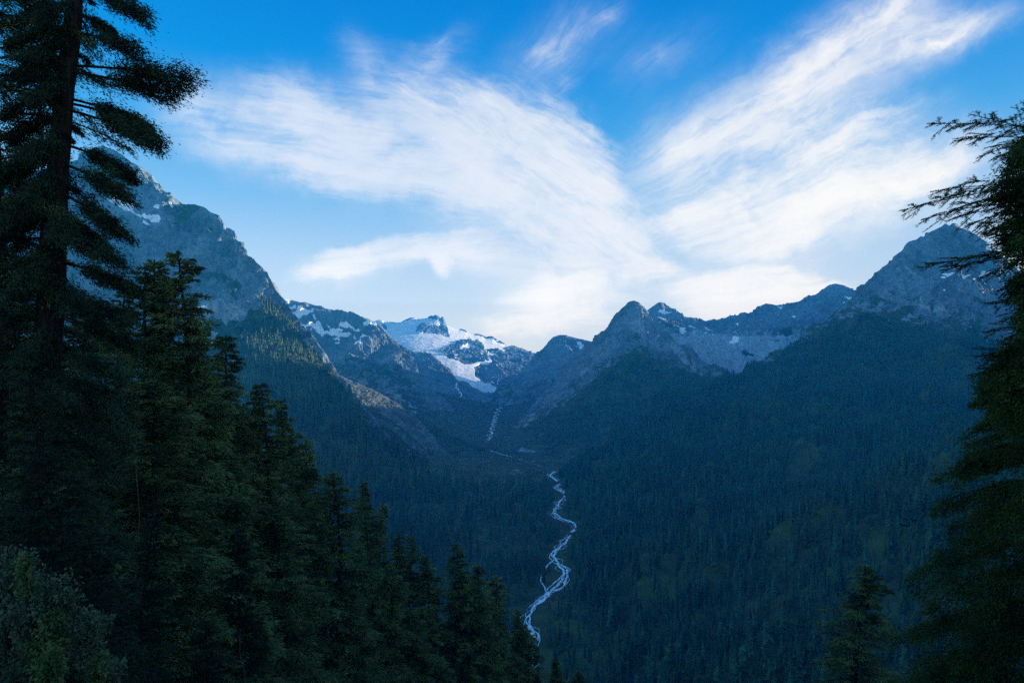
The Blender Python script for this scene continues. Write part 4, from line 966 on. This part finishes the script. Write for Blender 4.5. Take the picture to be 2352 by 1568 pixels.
# the great fir at the left -------------------------------------------------------------------------
def pt(u, v, d): return W(u, v, d)
def big_fir():
    r = np.random.default_rng(3); leaf, wood = MeshAcc(), MeshAcc()
    D0 = 23.0
    stem = np.array([pt(78, 1750, D0), pt(88, 1300, D0), pt(100, 900, D0), pt(118, 600, D0), pt(134, 400, D0), pt(150, 200, D0), pt(166, 0, D0), pt(190, -330, D0)])
    rad = [.60, .52, .46, .40, .33, .285, .25, .16]
    zs = np.linspace(stem[0, 2], stem[-1, 2], 60); c = np.stack([np.interp(zs, stem[:, 2], stem[:, i]) for i in range(3)], -1)
    c += np.stack([vn(np.stack([zs / 3, 0 * zs, 0 * zs], -1), 4) * .05, vn(np.stack([zs / 3, 0 * zs + 5, 0 * zs], -1), 4) * .05, 0 * zs], -1)
    rr = np.interp(zs, stem[:, 2], rad) * (1 + .05 * vn(np.stack([zs * 1.5, 0 * zs, 0 * zs], -1), 8))
    wood.tube(c, rr, 14)
    at = lambda v: np.array([np.interp(CZ + (VH - v) / F * D0, zs, c[:, i]) for i in range(3)])
    tr = [  # stem elevation, tip bearing, tip elevation, distance change, sag, sprays, spread
      (-30,338,38,-.6,-.25,900,.55),(-60,290,-30,1.2,-.2,700,.5),(30,262,78,.6,-.15,500,.4),(75,315,115,-1.0,-.2,800,.55),
      (150,444,182,-.4,-.30,1300,.5),(165,405,218,.5,-.25,1000,.45),(225,322,285,.3,-.2,1000,.6),(250,368,330,-.3,-.25,1100,.5),(235,350,300,1.1,-.2,700,.5),
      (330,300,404,.2,-.1,1300,.65),(375,288,450,-.7,-.1,1000,.6),(440,278,535,-.2,-.1,1200,.65),(500,235,560,.8,0,700,.5),(540,270,600,-1.2,-.05,900,.6),(600,300,660,.3,-.1,1000,.7),(660,290,740,-.8,-.1,1000,.7),(720,310,800,.6,-.1,1000,.7),(800,280,870,-.6,0,900,.7),(880,300,960,.8,0,900,.7),
      (-40,60,-10,-.9,0,900,.6),(0,95,70,-1.3,0,600,.5),(90,60,150,-1.3,0,800,.6),(170,80,235,-1.4,0,700,.6),(300,70,370,-1.4,0,800,.6),(390,60,470,-1.4,0,900,.6),(470,160,560,-1.5,0,900,.6),(560,60,650,-1.5,0,900,.7),(640,190,720,-1.6,0,900,.7),(750,70,830,-1.5,0,900,.7),(850,160,930,-1.6,0,900,.7),(10,40,60,.6,0,700,.6),(60,20,110,-.8,0,800,.6),(130,45,190,.8,-.05,700,.55),(200,10,270,-1.0,0,800,.6),(270,25,330,.6,0,700,.55),(340,0,420,-.6,0,900,.65),(420,20,480,1.0,0,800,.6),(500,-20,560,-.7,0,900,.7),(600,-20,680,.6,0,900,.7),(700,-30,780,-.9,0,900,.7),(800,-10,880,.6,0,900,.7)]
    for (vs, ut, vt, dd, sag, n, sp) in tr:
        p0 = at(vs); p2 = pt(ut, vt, D0 + dd); p1 = (p0 + p2) / 2 + np.array([0, 0, sag * .6 + .35])
        bough(leaf, wood, p0, p1, p2, r, int(n * 3.6), sp * .80, .125, .032, hang=.40, wr=.055, t0=.36 if ut > 200 else .14, thick=.5)
        q = (p2 - p0)                                          # a couple of side limbs
        for s_ in (-1, 1):
            a0 = p0 + q * (.35 + .2 * r.random()) + np.array([0, 0, .12]); e = a0 + q * .45 + np.array([0.1 * s_, s_ * (.5 + .4 * r.random()), -.25 - .15 * r.random()])
            bough(leaf, wood, a0, (a0 + e) / 2 + [0, 0, .1], e, r, int(n * .6), sp * .6, .12, .030, hang=.45, wr=.03, t0=.1, thick=.5)
    z = CZ + (VH - 1700) / F * D0
    while z < CZ + (VH + 420) / F * D0:                        # the rest of the limbs all round
        for k in range(2):
            a = r.random() * 6.283; f = (z - (CZ - 10)) / 30
            L = (3.4 - 1.3 * f) * (.45 + .6 * r.random())
            if math.cos(a) > 0.1 and z > CZ + 1: L *= .28
            p0 = np.array([np.interp(z, zs, c[:, i]) for i in range(3)]); dv = np.array([math.cos(a), math.sin(a), 0])
            bough(leaf, wood, p0, p0 + dv * L * .5 + [0, 0, .15 * L], p0 + dv * L + [0, 0, -.28 * L], r, int(L * 520), .30 * L + .1, .125, .034, hang=.5, wr=.05, t0=.1, thick=.5)
        z += .55 * (.7 + .6 * r.random())
    for _ in range(30):                                        # bare dead twigs below the crown
        z = CZ + r.uniform(-8, 3); a = r.random() * 6.283; L = r.uniform(.8, 2.4)
        p0 = np.array([np.interp(z, zs, c[:, i]) for i in range(3)]); dv = np.array([math.cos(a), math.sin(a), -.3])
        wood.tube(bez(p0, p0 + dv * L * .6, p0 + dv * L + [0, 0, .1], np.linspace(0, 1, 6)), np.linspace(.035, .008, 6), 4)
    base = np.array([stem[0, 0], stem[0, 1], stem[0, 2]])
    o = empty('fir_tree', base); tag(o, 'towering fir with a thick bare trunk and long boughs reaching into the sky', 'fir tree')
    for nm, acc, mt in (('crown', leaf, NEEDLE), ('trunk', wood, NEAR_BARK)):
        acc.V = [v - base for v in acc.V]; obj(nm, acc.mesh(nm, mt), o)
big_fir()

def edge_tree():
    """its dense neighbour whose stem stands just outside the left edge"""
    l, w_ = conifer(333, H=46, Rm=4.4, blunt=.22, droop=.45, up=.08, base=.1, per=230, bl=.14, bw=.034, whorl=.62, nb=5, gap=.3, dead=20, thin=.85)
    p = W(-95, 880, 24); g = float(hill_z(p[0], p[1]))
    o = empty('conifer', (p[0], p[1], g - .5), 1.0); tag(o, 'dense conifer at the left edge whose shaggy boughs cover the sky beside the towering fir', 'conifer')
    obj('crown', l.mesh('crown', MOSSY), o); obj('trunk', w_.mesh('trunk', NEAR_BARK), o)
edge_tree()

# hemlocks at the right edge ------------------------------------------------------------------------
def twig(leaf, wood, p0, p1, p2, r, wr, step=.0040, nl=.020, nw=.0055):
    L = np.linalg.norm(p2 - p0)
    wood.tube(bez(p0, p1, p2, np.linspace(0, 1, 5)), np.linspace(wr, wr * .35, 5), 4)
    n = max(6, int(L / step)); t = (np.arange(n) + r.random(n)) / n
    B = bez(p0, p1, p2, t); d = norm(bez(p0, p1, p2, t + .02) - bez(p0, p1, p2, t - .02))
    up = np.array([0, 0, 1.0]); side = norm(np.cross(d, up + r.normal(0, .25, (n, 3)))) * np.where(np.arange(n) % 2, 1, -1)[:, None]
    D = side * 1.0 + d * .55 + r.normal(0, .3, (n, 3)) + up * r.normal(.1, .35, (n, 1))
    leaf.blades(B, D, nl * (.7 + .5 * r.random(n)), nw, r)
def spray(leaf, wood, pts, r, tl=.30, every=.035, wr=.007, nl=.021, sag=.25, order2=True):
    """a limb with two ranks of twigs, each set with flat needles"""
    pts = [np.asarray(p, float) for p in pts]
    s = np.concatenate([[0], np.cumsum([np.linalg.norm(b - a) for a, b in zip(pts[:-1], pts[1:])])]); A = np.array(pts)
    f = lambda x: np.array([np.interp(x, s, A[:, i]) for i in range(3)])
    twig(leaf, wood, f(0), f(s[-1] / 2), f(s[-1]), r, wr, nl=nl)
    x = .06; k = 0
    while x < s[-1] - .02:
        d = norm(f(min(x + .05, s[-1])) - f(max(x - .05, 0))); sd = norm(np.cross(d, np.array([r.normal(0, .35), r.normal(0, .35), 1.0]))) * (1 if k % 2 else -1)
        L = min(tl, .75 * (s[-1] - x) + .035) * (.25 + .95 * r.random())
        p0 = f(x); e = p0 + (d * r.uniform(.45, .95) + sd * r.uniform(.45, .85)) * L + np.array([0, 0, -sag * L * r.uniform(-.3, 1.5)]); m = (p0 + e) / 2 + np.array([0, 0, .05 * L])
        twig(leaf, wood, p0, m, e, r, wr * .5, nl=nl)
        if order2 and L > .10:
            for q in (.35, .55, .75):
                g0 = p0 + (e - p0) * q; s2 = sd if r.random() < .5 else -sd
                e2 = g0 + (norm(e - p0) * .75 + norm(np.cross(norm(e - p0), [0, 0, 1.0])) * (.6 if r.random() < .5 else -.6)) * L * .38 + np.array([0, 0, -.05 * L])
                twig(leaf, wood, g0, (g0 + e2) / 2, e2, r, wr * .35, nl=nl)
        x += every * (.7 + .6 * r.random()); k += 1

def right_hemlock():
    r = np.random.default_rng(8); leaf, wood = MeshAcc(), MeshAcc(); D0 = 8.0
    S_ = lambda u, v, dd=0: W(u, v, D0 + dd)
    stem = [S_(2470, 2300), S_(2462, 1500), S_(2450, 800), S_(2440, 300), S_(2436, 100)]
    wood.tube(np.array(stem), [.17, .15, .11, .07, .04], 10)
    for (pl, tl, dd) in [  # limbs seen against the sky
        ([(2440,300),(2334,276),(2240,284),(2129,284)], .26, 0), ([(2440,320),(2330,285),(2262,270),(2225,262)], .26, .15), ([(2440,330),(2330,300),(2250,310),(2188,324)], .26, -.1), ([(2440,340),(2340,315),(2290,340),(2243,364)], .22, .1),
        ([(2440,300),(2370,255),(2349,238),(2343,232)], .2, 0), ([(2440,350),(2360,330),(2310,350),(2275,368)], .22, .25),
        ([(2445,420),(2340,415),(2220,440),(2064,485)], .28, 0), ([(2445,430),(2330,410),(2230,420),(2137,441)], .30, .2), ([(2445,450),(2330,440),(2220,470),(2115,506)], .32, -.15), ([(2445,470),(2340,450),(2250,480),(2172,508)], .30, .1), ([(2445,480),(2350,460),(2270,500),(2215,520)], .28, -.3),
        ([(2445,520),(2350,505),(2290,515),(2247,512)], .26, .1), ([(2445,560),(2350,540),(2290,540),(2254,536)], .26, -.1), ([(2445,580),(2350,560),(2300,562),(2262,562)], .24, .2),
        ([(2450,560),(2330,572),(2220,592),(2108,615)], .26, 0), ([(2450,575),(2330,580),(2240,600),(2160,622)], .24, .15), ([(2450,590),(2340,595),(2290,620),(2250,640)], .24, -.15),
        ([(2450,640),(2370,640),(2320,655),(2290,668)], .24, 0), ([(2450,680),(2370,680),(2310,690),(2272,700)], .26, .1), ([(2450,700),(2370,705),(2320,725),(2292,742)], .24, -.1),
        ([(2450,760),(2370,750),(2310,752),(2268,762)], .28, .1), ([(2450,800),(2360,790),(2290,810),(2238,820)], .30, -.1), ([(2450,840),(2360,830),(2280,850),(2222,862)], .30, .1), ([(2450,880),(2360,870),(2290,895),(2226,905)], .30, -.15), ([(2450,900),(2370,900),(2300,925),(2250,940)], .28, .15)]:
        P_ = [S_(u, v, dd) for u, v in pl]
        spray(leaf, wood, P_, r, tl, every=.034)
    for _ in range(270):                                      # the dense mass of limbs behind them
        v = r.uniform(330, 1000); 
        lim = np.interp(v, [330, 400, 430, 520, 560, 640, 700, 745, 770, 860, 930, 1000], [2320, 2285, 2262, 2262, 2280, 2298, 2300, 2325, 2300, 2240, 2255, 2300])
        e = S_(lim + r.uniform(8, 120), v + r.uniform(-10, 20), r.uniform(-.5, .8)); p0 = S_(2450, v - 40 + r.uniform(-20, 20), r.uniform(-.1, .1))
        bough(leaf, wood, p0, (p0 + e) / 2 + [0, 0, .06], e, r, 380, .23, .050, .013, hang=.35, wr=.010, t0=.22, thick=.5)
    base = stem[0]; o = empty('hemlock_tree', base); tag(o, 'near hemlock leaning in from the right edge with feathery twigs against the clouds', 'hemlock')
    for nm, acc, mt in (('crown', leaf, HEMLOCK), ('trunk', wood, NEAR_BARK)):
        acc.V = [v_ - base for v_ in acc.V]; obj(nm, acc.mesh(nm, mt), o)
right_hemlock()

def right_fir():
    r = np.random.default_rng(19); leaf, wood = MeshAcc(), MeshAcc(); D0 = 13.0
    S_ = lambda u, v, dd=0: W(u, v, D0 + dd)
    stem = np.array([S_(2410, 2250), S_(2405, 1600), S_(2400, 1100), S_(2392, 740)]); wood.tube(stem, [.24, .17, .11, .02], 10)
    edge_v = [740, 900, 955, 1029, 1080, 1132, 1180, 1218, 1276, 1328, 1400, 1470, 1533, 1700, 2000]; edge_u = [2370, 2262, 2245, 2215, 2205, 2180, 2176, 2166, 2150, 2112, 2122, 2105, 2088, 2060, 2030]
    v = 790
    while v < 1850:
        reach = 2400 - np.interp(v, edge_v, edge_u)
        for k in range(7):
            a = r.random() * 6.283; L = reach / F * D0 * (.60 + .42 * r.random() ** .7)
            if k == 0: a = math.pi + r.normal(0, .25); L = reach / F * D0 * (.9 + .1 * r.random())
            z = CZ + (VH - (v - .28 * reach + r.uniform(-12, 12))) / F * D0
            p0 = np.array([np.interp(z, stem[::1, 2], stem[:, 0]), D0, z]); dv = np.array([math.cos(a), math.sin(a), 0])
            e = p0 + dv * L + np.array([0, 0, -.30 * L])
            bough(leaf, wood, p0, p0 + dv * L * .55 + [0, 0, .02 * L], e, r, int(L * 520), .30 * L + .06, .070, .017, hang=.35 + .3 * r.random(), wr=.016, t0=.15, thick=.30)
        v += 28 * (.4 + 1.2 * r.random())
    base = stem[0]; o = empty('fir_tree', base); tag(o, 'green fir with tiered boughs filling the lower right edge below the hemlock', 'fir tree')
    for nm, acc, mt in (('crown', leaf, HEMLOCK), ('trunk', wood, NEAR_BARK)):
        acc.V = [v_ - base for v_ in acc.V]; obj(nm, acc.mesh(nm, mt), o)
right_fir()

# leafy shrubs at the lower left --------------------------------------------------------------------
def shrub(name, label, d, blobs, seed, ca, cb, n, leaf_l=.062, leaf_w=.036):
    r = np.random.default_rng(seed); leaf, wood = MeshAcc(), MeshAcc()
    c0 = W(blobs[0][0], 1500, d); g = float(hill_z(c0[0], c0[1])); root = np.array([c0[0], c0[1], g - .1])
    tot = sum(b_[2] ** 2 for b_ in blobs)
    for (u, v, rp) in blobs:
        c = W(u, v, d + r.uniform(-.4, .4)); R_ = rp / F * d
        for s_ in range(max(5, int(rp / 5))):
            dv = norm(r.normal(size=3) * np.array([1, 1, .8]) + np.array([0, 0, .4])); e = c + dv * R_ * (.65 + .4 * r.random()); m = c + (e - c) * .3 + [0, 0, -.35 * R_]
            p0 = c * .75 + root * .25 + [0, 0, -R_ * .2]
            wood.tube(bez(p0, m, e, np.linspace(0, 1, 6)), np.linspace(.014, .003, 6), 4)
            k = int(n * rp * rp / tot / max(5, int(rp / 5)))
            t = .35 + .65 * r.random(k); P_ = bez(p0, m, e, t) + r.normal(0, 1, (k, 3)) * .09 * R_ + r.normal(0, .05, (k, 3))
            D_v = r.normal(size=(k, 3)) + np.array([0, -.2, -.25]) + norm(P_ - c) * .8
            leaf.blades(P_, D_v, leaf_l * (.6 + .7 * r.random(k)), leaf_w * (.7 + .5 * r.random(k)), r, roll=np.array([0, 0, 1.0]) * .9 + r.normal(0, .6, (k, 3)))
        wood.tube(bez(root, root * .5 + c * .5 + r.normal(0, .2, 3), c, np.linspace(0, 1, 8)), np.linspace(.035, .014, 8), 5)
    mt = leaf_material('shrub_leaf', ca, cb, .3, 3.0, rough=.45)
    o = empty(name, root); tag(o, label, 'shrub')
    for nm, acc, m_ in (('foliage', leaf, mt), ('stem', wood, NEAR_BARK)):
        acc.V = [v_ - root for v_ in acc.V]; obj(nm, acc.mesh(nm, m_), o)
shrub('leafy_shrub', 'tall leafy shrub with grey-green leaves filling the bottom left corner', 9.5, [(20,1330,80),(90,1400,80),(130,1370,55),(30,1480,90),(120,1500,90),(60,1580,90),(190,1560,60)], 41, (.035, .07, .035), (.14, .20, .12), 15000)
shrub('leafy_shrub', 'greener leafy shrub poking out in front of the grey-green one', 9.0, [(135,1440,38),(100,1470,34),(110,1530,40),(60,1300,26),(230,1520,22)], 42, (.035, .075, .025), (.13, .19, .065), 4200)
shrub('leafy_shrub', 'small shrub with pale leaves at the right end of the leafy corner', 9.8, [(205,1440,34),(185,1480,30),(215,1510,40),(235,1560,44),(225,1420,20)], 43, (.035, .07, .03), (.13, .19, .11), 5200)
# ---------------------------------------------------------------- the air
hm = bpy.data.materials.new('haze'); hm.use_nodes = True
t = hm.node_tree; t.nodes.clear()
pv = t.nodes.new('ShaderNodeVolumePrincipled'); om = t.nodes.new('ShaderNodeOutputMaterial')
pv.inputs['Color'].default_value = (*HAZE_COLOR, 1); pv.inputs['Density'].default_value = HAZE_DENSITY
pv.inputs['Anisotropy'].default_value = HAZE_ANISO
t.links.new(pv.outputs[0], om.inputs['Volume'])
X0, X1, Y0, Y1, Z0, Z1 = -5200, 5200, -700, 10600, -420, 1500
hv = np.array([(x, y, z) for z in (Z0, Z1) for y in (Y0, Y1) for x in (X0, X1)])
hf = np.array([(0, 2, 3, 1), (4, 5, 7, 6), (0, 1, 5, 4), (2, 6, 7, 3), (0, 4, 6, 2), (1, 3, 7, 5)])
tag(obj('haze', mesh_from('haze', hv, hf, hm)), 'thin blue evening haze filling the valley', 'haze', kind='stuff')
